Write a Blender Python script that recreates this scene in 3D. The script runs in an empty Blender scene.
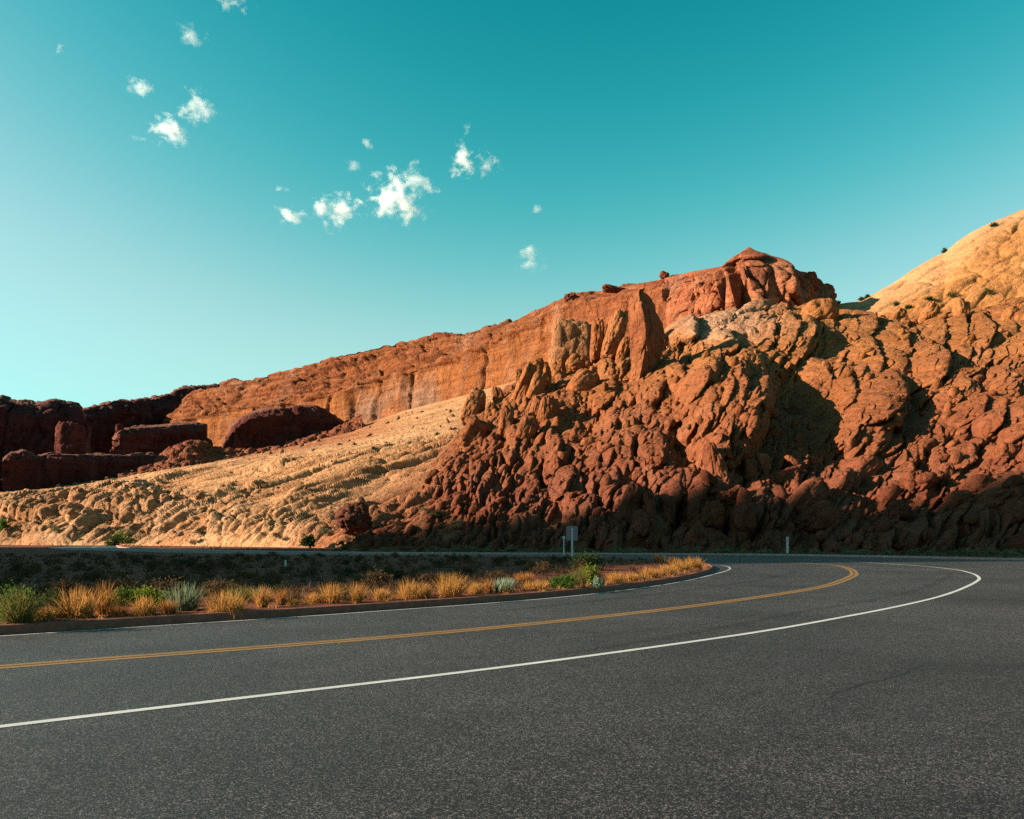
import bpy, math, random
import numpy as np
from mathutils import Vector

random.seed(7)
RNG = np.random.default_rng(11)
SC = bpy.context.scene
COL = SC.collection
F, HY, CX, CAMH = 850.0, 540.0, 512.0, 1.6        # focal length in pixels, horizon row, centre column, eye height
SUN_EL = math.radians(20.0)
SUN_H = np.array([-0.995, -0.100])                # horizontal direction towards the sun (left, a little behind)
SUN_DIR = np.array([SUN_H[0]*math.cos(SUN_EL), SUN_H[1]*math.cos(SUN_EL), math.sin(SUN_EL)])

# ------------------------------------------------------------------ helpers
def gpt(px, py, z=0.0):
    d = F*(CAMH - z)/(py - HY)
    return np.array([(px - CX)/F*d, d, z])

def wpt(px, py, d):
    return np.array([(px - CX)/F*d, d, CAMH + (HY - py)/F*d])

def tag(o, label=None, cat=None, group=None, kind=None):
    if label: o['label'] = label
    if cat: o['category'] = cat
    if group: o['group'] = group
    if kind: o['kind'] = kind
    return o

def mesh_np(name, v, faces, mat, parent=None, col=None, smooth=True):
    """faces: (n,k) int array or list of arrays of equal-size faces"""
    me = bpy.data.meshes.new(name)
    v = np.asarray(v, dtype=np.float32)
    fl = faces if isinstance(faces, list) else [faces]
    fl = [np.asarray(f, dtype=np.int32) for f in fl if len(f)]
    loops = np.concatenate([f.ravel() for f in fl])
    tot = np.concatenate([np.full(len(f), f.shape[1], np.int32) for f in fl])
    start = np.concatenate([[0], np.cumsum(tot)[:-1]]).astype(np.int32)
    me.vertices.add(len(v)); me.vertices.foreach_set('co', v.ravel())
    me.loops.add(len(loops)); me.loops.foreach_set('vertex_index', loops)
    me.polygons.add(len(tot)); me.polygons.foreach_set('loop_start', start)
    me.polygons.foreach_set('use_smooth', np.full(len(tot), smooth))
    me.update(calc_edges=True)
    if col is not None:
        a = me.color_attributes.new('tint', 'FLOAT_COLOR', 'POINT')
        c = np.ones((len(v), 4), np.float32); c[:, :3] = col
        a.data.foreach_set('color', c.ravel())
    me.validate()
    o = bpy.data.objects.new(name, me)
    if mat: me.materials.append(mat)
    COL.objects.link(o)
    if parent: o.parent = parent
    return o

def empty(name, loc):
    o = bpy.data.objects.new(name, None); COL.objects.link(o)
    o.location = loc; o.empty_display_size = 0.2
    return o

# ------------------------------------------------------------------ noise
def _h(ix, iy, iz, s):
    with np.errstate(over='ignore'):
        h = ix.astype(np.uint32)*np.uint32(374761393) + iy.astype(np.uint32)*np.uint32(668265263) \
            + iz.astype(np.uint32)*np.uint32(2147483647) + np.uint32(s*1013904223 & 0xffffffff)
        h = (h ^ (h >> np.uint32(13)))*np.uint32(1274126177)
        h = (h ^ (h >> np.uint32(16)))*np.uint32(2246822519)
        h = h ^ (h >> np.uint32(15))
    return h.astype(np.float32)*np.float32(1/4294967296.0)

def vnoise(p, s=0):
    p = np.asarray(p, np.float32); i = np.floor(p).astype(np.int64); f = p - i
    u = f*f*(3 - 2*f); r = 0
    for dx in (0, 1):
        wx = u[..., 0] if dx else 1 - u[..., 0]
        for dy in (0, 1):
            wy = u[..., 1] if dy else 1 - u[..., 1]
            for dz in (0, 1):
                wz = u[..., 2] if dz else 1 - u[..., 2]
                r = r + wx*wy*wz*_h(i[..., 0]+dx, i[..., 1]+dy, i[..., 2]+dz, s)
    return r*2 - 1

def fbm(p, o=4, s=0, g=0.5):
    a, r, t = 1.0, 0, 0
    for k in range(o):
        r = r + a*vnoise(p*(2.0**k) + 17.3*k, s + k); t += a; a *= g
    return r/t

def voro(p, s=0, jit=0.9, block=False):
    p = np.asarray(p, np.float32); sh = p.shape[:-1]; p = p.reshape(-1, 3)
    i = np.floor(p).astype(np.int64); f = (p - i).astype(np.float32)
    f1 = np.full(len(p), 9.0, np.float32); f2 = f1.copy(); rid = np.zeros(len(p), np.float32)
    for dx in (-1, 0, 1):
        for dy in (-1, 0, 1):
            for dz in (-1, 0, 1):
                a, b, c = i[:, 0]+dx, i[:, 1]+dy, i[:, 2]+dz
                h1 = _h(a, b, c, s + 1)
                ox = dx + .5 + jit*(h1 - .5) - f[:, 0]
                oy = dy + .5 + jit*(_h(a, b, c, s + 2) - .5) - f[:, 1]
                oz = dz + .5 + jit*(_h(a, b, c, s + 3) - .5) - f[:, 2]
                d = ox*ox + oy*oy + oz*oz if not block else np.sqrt(ox**4 + oy**4 + oz**4)
                m = d < f1
                f2 = np.where(m, f1, np.minimum(f2, d))
                rid = np.where(m, h1, rid); f1 = np.where(m, d, f1)
    return np.sqrt(f1).reshape(sh), np.sqrt(f2).reshape(sh), rid.reshape(sh)

def sstep(a, b, x):
    t = np.clip((x - a)/(b - a), 0, 1); return t*t*(3 - 2*t)

def pillow(p, s=0, rnd=0.6, block=False):
    f1, f2, r = voro(p, s, block=block)
    q = f1/(f2 + 1e-4)
    dome = np.sqrt(np.clip(1 - q**(4 if block else 2.6), 0, 1))
    return dome*(1 - rnd + rnd*r) , q, r

def frame_mat(a):
    """orthonormal frame whose first axis is a"""
    a = np.array(a, float); a /= np.linalg.norm(a)
    t = np.array([0, 1., 0]) if abs(a[1]) < .9 else np.array([1., 0, 0])
    b = np.cross(t, a); b /= np.linalg.norm(b); c = np.cross(a, b)
    return np.stack([a, b, c])

def aniso(P, axis, scales):
    M = frame_mat(axis)
    return (P @ M.T)/np.array(scales)

# ------------------------------------------------------------------ materials
def nmat(name):
    m = bpy.data.materials.new(name); m.use_nodes = True
    nt = m.node_tree; nt.nodes.clear()
    out = nt.nodes.new('ShaderNodeOutputMaterial')
    b = nt.nodes.new('ShaderNodeBsdfPrincipled')
    nt.links.new(b.outputs[0], out.inputs[0])
    b.inputs['Specular IOR Level'].default_value = 0.2
    return m, nt, b, out

def N(nt, t, **kw):
    n = nt.nodes.new(t)
    for k, v in kw.items():
        if k in n.inputs.keys(): n.inputs[k].default_value = v
        else: setattr(n, k, v)
    return n

def mixc(nt, fac, a, b, mode='MIX'):
    n = nt.nodes.new('ShaderNodeMix'); n.data_type = 'RGBA'; n.blend_type = mode
    for sock, v in ((n.inputs[0], fac), (n.inputs[6], a), (n.inputs[7], b)):
        if hasattr(v, 'links'): nt.links.new(v, sock)
        else: sock.default_value = v if not isinstance(v, tuple) else (*v, 1.0)[:4]
    return n.outputs[2]

def ramp(nt, fac, p0, p1, c0=(0, 0, 0, 1), c1=(1, 1, 1, 1)):
    r = nt.nodes.new('ShaderNodeValToRGB')
    r.color_ramp.elements[0].position = p0; r.color_ramp.elements[1].position = p1
    r.color_ramp.elements[0].color = c0; r.color_ramp.elements[1].color = c1
    nt.links.new(fac, r.inputs[0]); return r.outputs[0]

def coords(nt, scale=(1, 1, 1), rot=(0, 0, 0)):
    tc = nt.nodes.new('ShaderNodeNewGeometry')
    mp = nt.nodes.new('ShaderNodeMapping')
    mp.inputs['Scale'].default_value = scale; mp.inputs['Rotation'].default_value = rot
    nt.links.new(tc.outputs['Position'], mp.inputs['Vector']); return mp.outputs[0]

def noise(nt, vec, scale, detail=4, rough=.55, dist=0.0):
    n = N(nt, 'ShaderNodeTexNoise', Scale=scale, Detail=detail, Roughness=rough, Distortion=dist)
    nt.links.new(vec, n.inputs['Vector']); return n.outputs['Fac']

def bump(nt, b, h, strength, dist, prev=None):
    n = N(nt, 'ShaderNodeBump', Strength=strength, Distance=dist)
    nt.links.new(h, n.inputs['Height'])
    if prev is not None: nt.links.new(prev, n.inputs['Normal'])
    nt.links.new(n.outputs[0], b.inputs['Normal']); return n.outputs[0]

def rock_mat(name, streak=0.0, strata=0.0, fine=0.6, pale=(0.52, 0.36, 0.24), dark=(0.10, 0.05, 0.04), patch=0.35, base=None, crack=(.3, .3, .22), crot=0, cstr=.6, tone=(.68, .555, .52)):
    m, nt, b, out = nmat(name)
    b.inputs['Roughness'].default_value = 0.95
    b.inputs['Specular IOR Level'].default_value = 0.08
    if base is None:
        at = nt.nodes.new('ShaderNodeAttribute'); at.attribute_name = 'tint'; c = at.outputs['Color']
    else:
        at = nt.nodes.new('ShaderNodeRGB'); at.outputs[0].default_value = (*base, 1); c = at.outputs[0]
    g = coords(nt)
    n1 = noise(nt, g, 0.045, 5, .6)
    c = mixc(nt, ramp(nt, n1, .3, .7), mixc(nt, 1.0, c, (.72, .66, .62), 'MULTIPLY'), c)
    n2 = noise(nt, g, 0.5, 6, .65)
    k = ramp(nt, n2, .25, .75, (.62, .58, .56, 1), (1.16, 1.14, 1.1, 1))
    c = mixc(nt, 1.0, c, k, 'MULTIPLY')
    n3 = noise(nt, g, 0.11, 4, .6, .8)
    pm = ramp(nt, n3, .56, .74)
    mm = nt.nodes.new('ShaderNodeMath'); mm.operation = 'MULTIPLY'; mm.inputs[1].default_value = patch
    nt.links.new(pm, mm.inputs[0]); c = mixc(nt, mm.outputs[0], c, pale)
    if strata:
        gs = coords(nt, (.012, .012, .35), (0, math.radians(-4), 0))
        ns = noise(nt, gs, 1.0, 5, .7, .3)
        ks = ramp(nt, ns, .35, .68, (.55, .5, .5, 1), (1.12, 1.08, 1.0, 1))
        c = mixc(nt, strata, c, mixc(nt, 1.0, c, ks, 'MULTIPLY'))
    if streak:
        gv = coords(nt, (.16, .16, .012))
        nv = noise(nt, gv, 1.0, 5, .65, .2)
        sm = ramp(nt, nv, .54, .72)
        mv = nt.nodes.new('ShaderNodeMath'); mv.operation = 'MULTIPLY'; mv.inputs[1].default_value = streak
        nt.links.new(sm, mv.inputs[0]); c = mixc(nt, mv.outputs[0], c, dark)
        gw = coords(nt, (.05, .05, .02)); nw = noise(nt, gw, 1.0, 4, .6, .5)
        pw = ramp(nt, nw, .55, .7)
        mw = nt.nodes.new('ShaderNodeMath'); mw.operation = 'MULTIPLY'; mw.inputs[1].default_value = streak*.6
        nt.links.new(pw, mw.inputs[0]); c = mixc(nt, mw.outputs[0], c, (.40, .24, .17))
    c = mixc(nt, 1.0, c, tone, 'MULTIPLY')
    nt.links.new(c, b.inputs['Base Color'])
    hb = noise(nt, g, 0.7, 10, .7)
    wv = noise(nt, g, .22, 3, .6)
    vm = nt.nodes.new('ShaderNodeVectorMath'); vm.operation = 'ADD'
    gc = coords(nt, crack, (0, math.radians(-crot), 0)); cb = nt.nodes.new('ShaderNodeTexNoise'); cb.inputs['Scale'].default_value = .3; cb.inputs['Detail'].default_value = 4
    nt.links.new(g, cb.inputs['Vector']); sc_ = nt.nodes.new('ShaderNodeVectorMath'); sc_.operation = 'SCALE'; sc_.inputs[3].default_value = 1.1
    nt.links.new(cb.outputs['Color'], sc_.inputs[0]); nt.links.new(gc, vm.inputs[0]); nt.links.new(sc_.outputs[0], vm.inputs[1])
    vo = N(nt, 'ShaderNodeTexVoronoi', Scale=1.0); vo.feature = 'DISTANCE_TO_EDGE'; nt.links.new(vm.outputs[0], vo.inputs['Vector'])
    ck = ramp(nt, vo.outputs['Distance'], 0.0, .16)
    n1_ = bump(nt, b, ck, cstr, 1.0)
    bump(nt, b, hb, fine, 1.7, n1_)
    return m

M = {}
M['hill'] = rock_mat('red_sandstone', streak=.22, patch=.16, fine=.75)
M['boulder'] = rock_mat('boulder_sandstone', streak=.22, patch=.14, fine=.75)
M['pale'] = rock_mat('pale_slickrock', strata=.5, fine=.7, crack=(.09, .2, .42), crot=-24, cstr=.45, tone=(.96, .825, .76), patch=.25, pale=(.58, .42, .27))
M['cliff'] = rock_mat('cliff_sandstone', streak=.75, strata=.75, fine=.8, patch=.12, crack=(.06, .06, .12), cstr=.7, tone=(.70, .62, .57))
M['mesa'] = rock_mat('mesa_sandstone', streak=.5, strata=.7, fine=.8, patch=.1, crack=(.09, .09, .05), cstr=.7, tone=(.36, .26, .36))
M['dome'] = rock_mat('dome_sandstone', streak=.1, strata=.45, fine=.6, cstr=.25, patch=.3, pale=(.50, .24, .09), tone=(.80, .665, .59))

# ------------------------------------------------------------------ terrain sheets
def row_arr(row, pxs, sm):
    kind, pts = row
    pts = np.array(pts, float)
    if kind == 'z':
        d = np.interp(pxs, pts[:, 0], pts[:, 1]); z = np.interp(pxs, pts[:, 0], pts[:, 2])
    else:
        d = np.interp(pxs, pts[:, 0], pts[:, 2]); y = np.interp(pxs, pts[:, 0], pts[:, 1])
        if sm: y = gsm(y, max(1, sm//3))
        z = None
    if sm: d = gsm(d, sm)
    if z is None: z = CAMH + (HY - y)/F*d
    return np.stack([(pxs - CX)/F*d, d, z], -1)

def gsm(a, k):
    w = np.hanning(2*k + 3)[1:-1]; w /= w.sum()
    return np.convolve(np.pad(a, k, mode='edge'), w, 'valid')

class Sheet: pass

def sheet(rows, segs, pxs, sm=8, curved=True):
    R = np.stack([row_arr(r, pxs, sm) for r in rows])
    out, vpar = [], []
    n = len(R)
    for i in range(n - 1):
        p0, p1, p2, p3 = R[max(i-1, 0)], R[i], R[i+1], R[min(i+2, n-1)]
        ts = np.linspace(0, 1, segs[i], endpoint=(i == n - 2))
        for t in ts:
            if curved:
                q = .5*((2*p1) + (p2 - p0)*t + (2*p0 - 5*p1 + 4*p2 - p3)*t*t + (3*p1 - p0 - 3*p2 + p3)*t**3)
                q = .5*q + .5*(p1*(1 - t) + p2*t)
            else: q = p1*(1 - t) + p2*t
            out.append(q); vpar.append(i + t)
    S = Sheet(); S.P = np.stack(out); S.v = np.array(vpar)[:, None]*np.ones((1, len(pxs)))
    S.px = np.ones((len(vpar), 1))*pxs[None]
    S.py = HY - F*(S.P[..., 2] - CAMH)/S.P[..., 1]
    normals(S); return S

def normals(S):
    du = np.gradient(S.P, axis=1); dv = np.gradient(S.P, axis=0)
    n = np.cross(du, dv); n /= (np.linalg.norm(n, axis=-1, keepdims=True) + 1e-9)
    S.N = n

def grid_obj(name, S, mat, col, kind='structure'):
    m, n = S.P.shape[:2]
    idx = np.arange(m*n).reshape(m, n)
    q = np.stack([idx[:-1, :-1], idx[:-1, 1:], idx[1:, 1:], idx[1:, :-1]], -1).reshape(-1, 4)
    o = mesh_np(name, S.P.reshape(-1, 3), q, mat, col=None if col is None else col.reshape(-1, 3))
    if kind: o['kind'] = kind
    return o

def lerpc(m, a, b):
    return a*(1 - m[..., None]) + np.asarray(b)*m[..., None]

def cols(a, b, step): return np.arange(a, b + .001, step)

def bumps(S, lst, soft=False):
    r = np.zeros(S.px.shape)
    for cx, cy, rx, ry, ang, amp in lst:
        a = math.radians(ang); dx = S.px - cx; dy = S.py - cy
        u = (dx*math.cos(a) + dy*math.sin(a))/rx; v = (-dx*math.sin(a) + dy*math.cos(a))/ry
        q = u*u + v*v
        r += amp*(np.clip(1 - q, 0, 1)**.75 if soft else np.sqrt(np.clip(1 - q*q, 0, 1)))
    return r

# ---- the long cliff that runs away to the left
RIM = [(120, 446), (150, 431), (158, 424), (170, 412), (180, 402), (192, 393), (205, 387.5), (215, 385), (235, 380), (260, 377), (300, 366), (340, 355), (380, 345), (420, 339), (440, 335),
       (470, 331), (500, 323), (530, 312), (560, 299), (570, 293), (584, 291), (600, 291), (625, 286), (640, 283), (660, 279), (690, 272), (712, 268), (740, 268), (900, 300)]
RIMD = [(120, 960), (200, 820), (340, 690), (440, 620), (560, 530), (690, 470), (760, 450), (900, 400)]
rim_d = lambda p: np.interp(p, [a for a, b in RIMD], [b for a, b in RIMD])
FACE = [(120, 448), (150, 437), (165, 428), (180, 422), (200, 416), (230, 409), (290, 402), (330, 394), (350, 386), (400, 372), (440, 362), (480, 350), (520, 330), (560, 308), (600, 299), (640, 291), (700, 279), (740, 280), (900, 305)]
BASE = [(120, 452), (150, 446), (200, 440), (260, 437), (330, 432), (350, 428), (400, 413), (450, 400), (500, 386), (560, 370), (620, 350), (680, 322), (740, 315), (900, 330)]
def build_cliff():
    px = np.concatenate([cols(120, 760, .9)])
    rb = ('y', [(p, np.interp(p, *zip(*BASE)) + 9, rim_d(p) - 42) for p in range(120, 801, 20)])
    r0 = ('y', [(p, np.interp(p, *zip(*BASE)), rim_d(p) - 36) for p in range(120, 801, 20)])
    r1 = ('y', [(p, y, rim_d(p) - 30) for p, y in FACE])
    r2 = ('y', [(p, y, rim_d(p)) for p, y in RIM])
    r3 = ('y', [(p, y + 14, rim_d(p) + 90) for p, y in RIM])
    S = sheet([rb, r0, r1, r2, r3], [16, 90, 80, 26], px, sm=8, curved=False)
    P = S.P
    lat = P[..., 0]*.74 - P[..., 1]*.67
    zz = P[..., 2] + .05*lat
    q = np.stack([lat, zz, lat*0], -1)
    face = sstep(.9, 1.1, S.v)*(1 - sstep(1.85, 2.05, S.v)); cap = sstep(1.85, 2.1, S.v)*(1 - sstep(3.05, 3.6, S.v))
    flute = fbm(np.stack([lat/14, zz/90, lat*0], -1), 4, 3)*2.2
    crack = np.maximum(0, vnoise(np.stack([lat/22, zz/120, lat*0 + 3], -1), 8)-.45)*-14
    joint = -(1 - sstep(0, .06, np.abs(vnoise(np.stack([lat/34 + .15*fbm(P/14, 2, 17), zz/160, lat*0 + 7], -1), 18))))*3
    alc = -sstep(.25, .6, fbm(np.stack([lat/45, zz/38, lat*0], -1), 2, 19))*1.2
    ledge = fbm(np.stack([lat/160, zz/5.5, lat*0], -1), 3, 5)*2.2
    rough = fbm(P/7, 4, 9)*1.2
    pb, qq, rr = pillow(np.stack([lat/26, zz/5.0, P[..., 1]/60], -1) + .45*fbm(P/20, 3, 77)[..., None], 21, .9, True)
    pb2, _, _ = pillow(np.stack([lat/8, zz/2.4, P[..., 1]/14], -1) + .5*fbm(P/9, 3, 78)[..., None], 22, .9, True)
    capl = fbm(np.stack([lat/70, zz/4.2, lat*0 + 9], -1), 3, 15)
    d = face*(flute + crack + ledge + joint + alc) + rough + cap*(1 - .55*sstep(470, 560, S.px))*((pb*8.0 + pb2*3.6*sstep(-.3, .3, fbm(P/30, 2, 79)) + capl*5.0 - 6)*(1 - .6*np.exp(-((S.v - 3)/.1)**2)))
    # overhang shadow line under the cap
    d += 2.5*np.exp(-((S.v - 2.02)/.1)**2)*(1 + fbm(q/18, 3, 41))
    dirv = S.N.copy()
    S.P = P + dirv*d[..., None]
    c = np.zeros(P.shape) + np.array([.42, .175, .068])
    c = lerpc(sstep(-.1, .5, fbm(q/np.array([60, 14, 1]), 3, 51))*.7*face, c, (.47, .20, .07))
    grey = sstep(330, 352, S.px)*(1 - sstep(430, 470, S.px))*sstep(-.25, .35, fbm(q/np.array([30, 25, 1]), 3, 52))*face*sstep(0, 1, 2.15 - S.v)
    c = lerpc(grey*.9, c, (.36, .245, .195))
    pink = sstep(520, 600, S.px)
    c = lerpc(pink*.55, c, (.45, .17, .10))
    c = lerpc(cap*.5*(1 - pink*.6), c, (.38, .145, .065))
    c = lerpc(cap*sstep(.2, .6, rr)*.3, c, (.24, .085, .06))
    grid_obj('cliff', S, M['cliff'], c)

# ---- red butte at the end of the cliff
BUTTE = [(660, 279), (690, 272), (712, 268), (724, 266), (732, 258), (741, 252), (749, 247), (756, 252), (765, 253), (771, 256), (780, 262), (790, 266), (799, 271), (806, 272), (811, 276), (815, 284), (821, 283), (828, 291), (832, 300), (838, 312), (850, 330)]
def build_butte():
    px = cols(664, 850, .6)
    dm = lambda p: 412 + 26*((p - 745)/70.0)**2*(0.6 if p > 745 else 0.9)
    rb = ('y', [(p, 345, dm(p) - 26) for p in range(660, 861, 10)])
    r0 = ('y', [(p, 318, dm(p) - 20) for p in range(660, 861, 10)])
    r1 = ('y', [(p, y + max(1.5, min(17, (318 - y)*.28)), dm(p) - 11) for p, y in BUTTE])
    r2 = ('y', [(p, y, dm(p) + 6) for p, y in BUTTE])
    r3 = ('y', [(p, y + 25, dm(p) + 60) for p, y in BUTTE])
    S = sheet([rb, r0, r1, r2, r3], [14, 80, 40, 20], px, sm=4)
    P = S.P; lat = P[..., 0]
    q = np.stack([lat/11, P[..., 2]/60, P[..., 1]/22], -1)
    pb, qq, rr = pillow(q + .35*fbm(P/15, 3, 6)[..., None], 31, .8, True)
    p2, _, _ = pillow(np.stack([lat/4.2, P[..., 2]/14, P[..., 1]/8], -1) + .4*fbm(P/7, 3, 62)[..., None], 32, .8, True)
    w = 1 - sstep(2.9, 3.2, S.v)
    d = (pb*11 - 5.5 + p2*3.0 + fbm(P/6, 4, 7)*1.5)*(w*.75 + .25)
    d += bumps(S, [(728, 290, 16, 45, 8, 7), (758, 282, 16, 50, -4, 9), (780, 290, 14, 45, -14, 10), (742, 300, 7, 40, -8, -8), (806, 285, 14, 30, -20, 6)])
    d *= 1 - .92*np.exp(-((S.v - 3)/.38)**2)
    dirv = S.N*np.array([1, 1, .0]); dirv[..., 2] = dirv[..., 1]*(P[..., 2] - CAMH)/P[..., 1]
    S.P = P + dirv*d[..., None]
    c = np.zeros(P.shape) + np.array([.56, .225, .13])
    c = lerpc(sstep(.0, .5, fbm(P/np.array([9, 9, 30]), 3, 61))*.5, c, (.60, .36, .25))
    c = lerpc(sstep(2.0, 2.6, S.v)*.5, c, (.40, .12, .06))
    o = grid_obj('butte', S, M['cliff'], c)

# ---- pale slickrock slope under the cliff
def build_pale():
    px = np.concatenate([cols(-260, -20, 5), cols(-18, 620, 1.0)])
    r_ = ('z', [(-260, 300, -3), (0, 290, -3), (110, 262, -3), (330, 176, -3), (450, 146, -3), (620, 135, -3)])
    r0 = ('z', [(-260, 308, 0.3), (0, 296, .3), (110, 268, .3), (330, 182, .3), (450, 150, .3), (620, 140, .3)])
    r1 = ('y', [(-260, 522, 330), (0, 520, 322), (110, 518, 300), (200, 512, 262), (330, 505, 222), (450, 490, 195), (620, 480, 190)])
    r2 = ('y', [(-260, 497, 372), (0, 496, 372), (70, 489, 385), (130, 478, 398), (200, 466, 375), (260, 457, 372), (330, 450, 340), (400, 440, 320), (450, 430, 315), (620, 400, 330)])
    r3 = ('y', [(-260, 492, 470), (0, 490, 470), (100, 480, 480), (150, 474, 500), (200, 468, 510), (230, 460, 520), (260, 454, 535), (300, 444, 560), (350, 430, 610), (400, 412, 602), (450, 399, 575), (500, 385, 540), (620, 350, 480)])
    r4 = ('y', [(-260, 497, 600), (0, 495, 600), (100, 483, 640), (150, 477, 660), (200, 471, 680), (230, 463, 690), (260, 457, 690), (300, 447, 680), (350, 432, 690), (400, 416, 640), (450, 402, 606), (500, 388, 570), (620, 352, 505)])
    S = sheet([r_, r0, r1, r2, r3, r4], [8, 110, 160, 110, 10], px, sm=14)
    P = S.P
    A = frame_mat((.84, .34, .43))
    warp = fbm(P/40, 3, 71)[..., None]*.5
    k1, q1, rr1 = pillow((P @ A.T)/np.array([52, 16, 9.]) + warp, 71, .8, True)
    k2, q2, rr2 = pillow((P @ A.T)/np.array([13, 5, 2.7]) + warp*1.3, 72, .8, True)
    k3, q3, rr3 = pillow((P @ A.T)/np.array([5, 2.2, 1.2]) + warp*2, 73, .8, True)
    low = sstep(420, 180, S.P[..., 1])*0 + 1
    calm = .08 + 1.15*sstep(-.22, .3, fbm(P/55, 2, 78) + .5*sstep(470, 520, S.py) - .3*sstep(330, 450, S.px)*(1 - sstep(455, 490, S.py)))
    fade = sstep(.9, 1.5, S.v)*.8 + .2
    far = 1 - .85*sstep(2.5, 3.2, S.v)
    k4, q4, rr4 = pillow(P/np.array([6.5, 6.5, 4.0]) + warp*2, 86, .9, True)
    mk = sstep(-.1, .25, fbm(P/30, 3, 87) + .25*sstep(505, 535, S.py))
    d = ((k1*3.0 - 2.0)*far + (k2*2.3*(1 - mk) + k4*3.2*mk + k3*1.1)*calm*far + fbm(P/5, 4, 74)*.6)*fade
    # stepped bedding ledges, dipping with the strata
    st = (P @ A.T)[..., 2]/4.4 + fbm(P/26, 3, 75)*1.1
    fr = st - np.floor(st)
    d += (np.minimum(fr*1.12, 1) - .5)*2.6*fade*far*sstep(-.35, .25, fbm(P/38, 3, 81))
    d += bumps(S, [(62, 535, 40, 12, -15, 4), (40, 512, 50, 12, 0, 4), (120, 506, 50, 9, -10, 5), (330, 492, 60, 10, -24, 2)])
    hd = 1 - np.exp(-((S.v - 4.)/.2)**2)*.6
    S.P = P + S.N*(d*hd)[..., None]
    c = np.zeros(P.shape) + np.array([.58, .41, .25])
    nz = fbm(P/30, 4, 79)
    c = lerpc(sstep(-.1, .45, nz)*.55, c, (.53, .32, .165))
    c = lerpc(sstep(.05, .5, -nz)*.5, c, (.63, .48, .33))
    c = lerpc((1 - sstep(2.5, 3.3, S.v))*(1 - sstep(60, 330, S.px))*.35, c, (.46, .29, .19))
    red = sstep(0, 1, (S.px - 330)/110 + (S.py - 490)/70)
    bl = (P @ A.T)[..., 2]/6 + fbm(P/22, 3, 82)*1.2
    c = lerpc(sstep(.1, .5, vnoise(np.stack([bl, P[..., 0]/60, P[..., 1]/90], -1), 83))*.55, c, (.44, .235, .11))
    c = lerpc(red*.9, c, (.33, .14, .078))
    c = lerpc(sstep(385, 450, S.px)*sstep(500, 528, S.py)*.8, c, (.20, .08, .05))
    c = lerpc(sstep(-.15, .15, st*0 + fbm(P/np.array([60, 60, 6]), 2, 80))*.15, c, (.38, .20, .11))
    c = lerpc(sstep(.6, .9, q1)*.25, c, (.34, .18, .10))
    # red rubble bench below the cliff foot
    rub = sstep(150, 200, S.px)*(1 - sstep(360, 420, S.px))*sstep(3.0, 3.4, S.v)
    c = lerpc(rub*.7, c, (.36, .15, .08))
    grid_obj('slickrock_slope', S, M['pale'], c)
    return S

# ---- the bouldery hill across the road
HILLCREST = [(350, 541), (400, 500), (440, 455), (465, 425), (485, 402), (510, 386), (530, 378), (560, 369), (600, 358), (640, 345), (675, 322), (700, 312), (730, 307), (765, 304), (800, 304), (835, 308), (860, 317), (880, 321), (900, 318), (930, 314), (960, 311), (1000, 304), (1024, 298), (1150, 270), (1330, 250)]
HCD = [(350, 160), (400, 200), (440, 243), (480, 290), (520, 312), (600, 320), (700, 335), (830, 345), (1024, 300), (1330, 230)]
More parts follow.
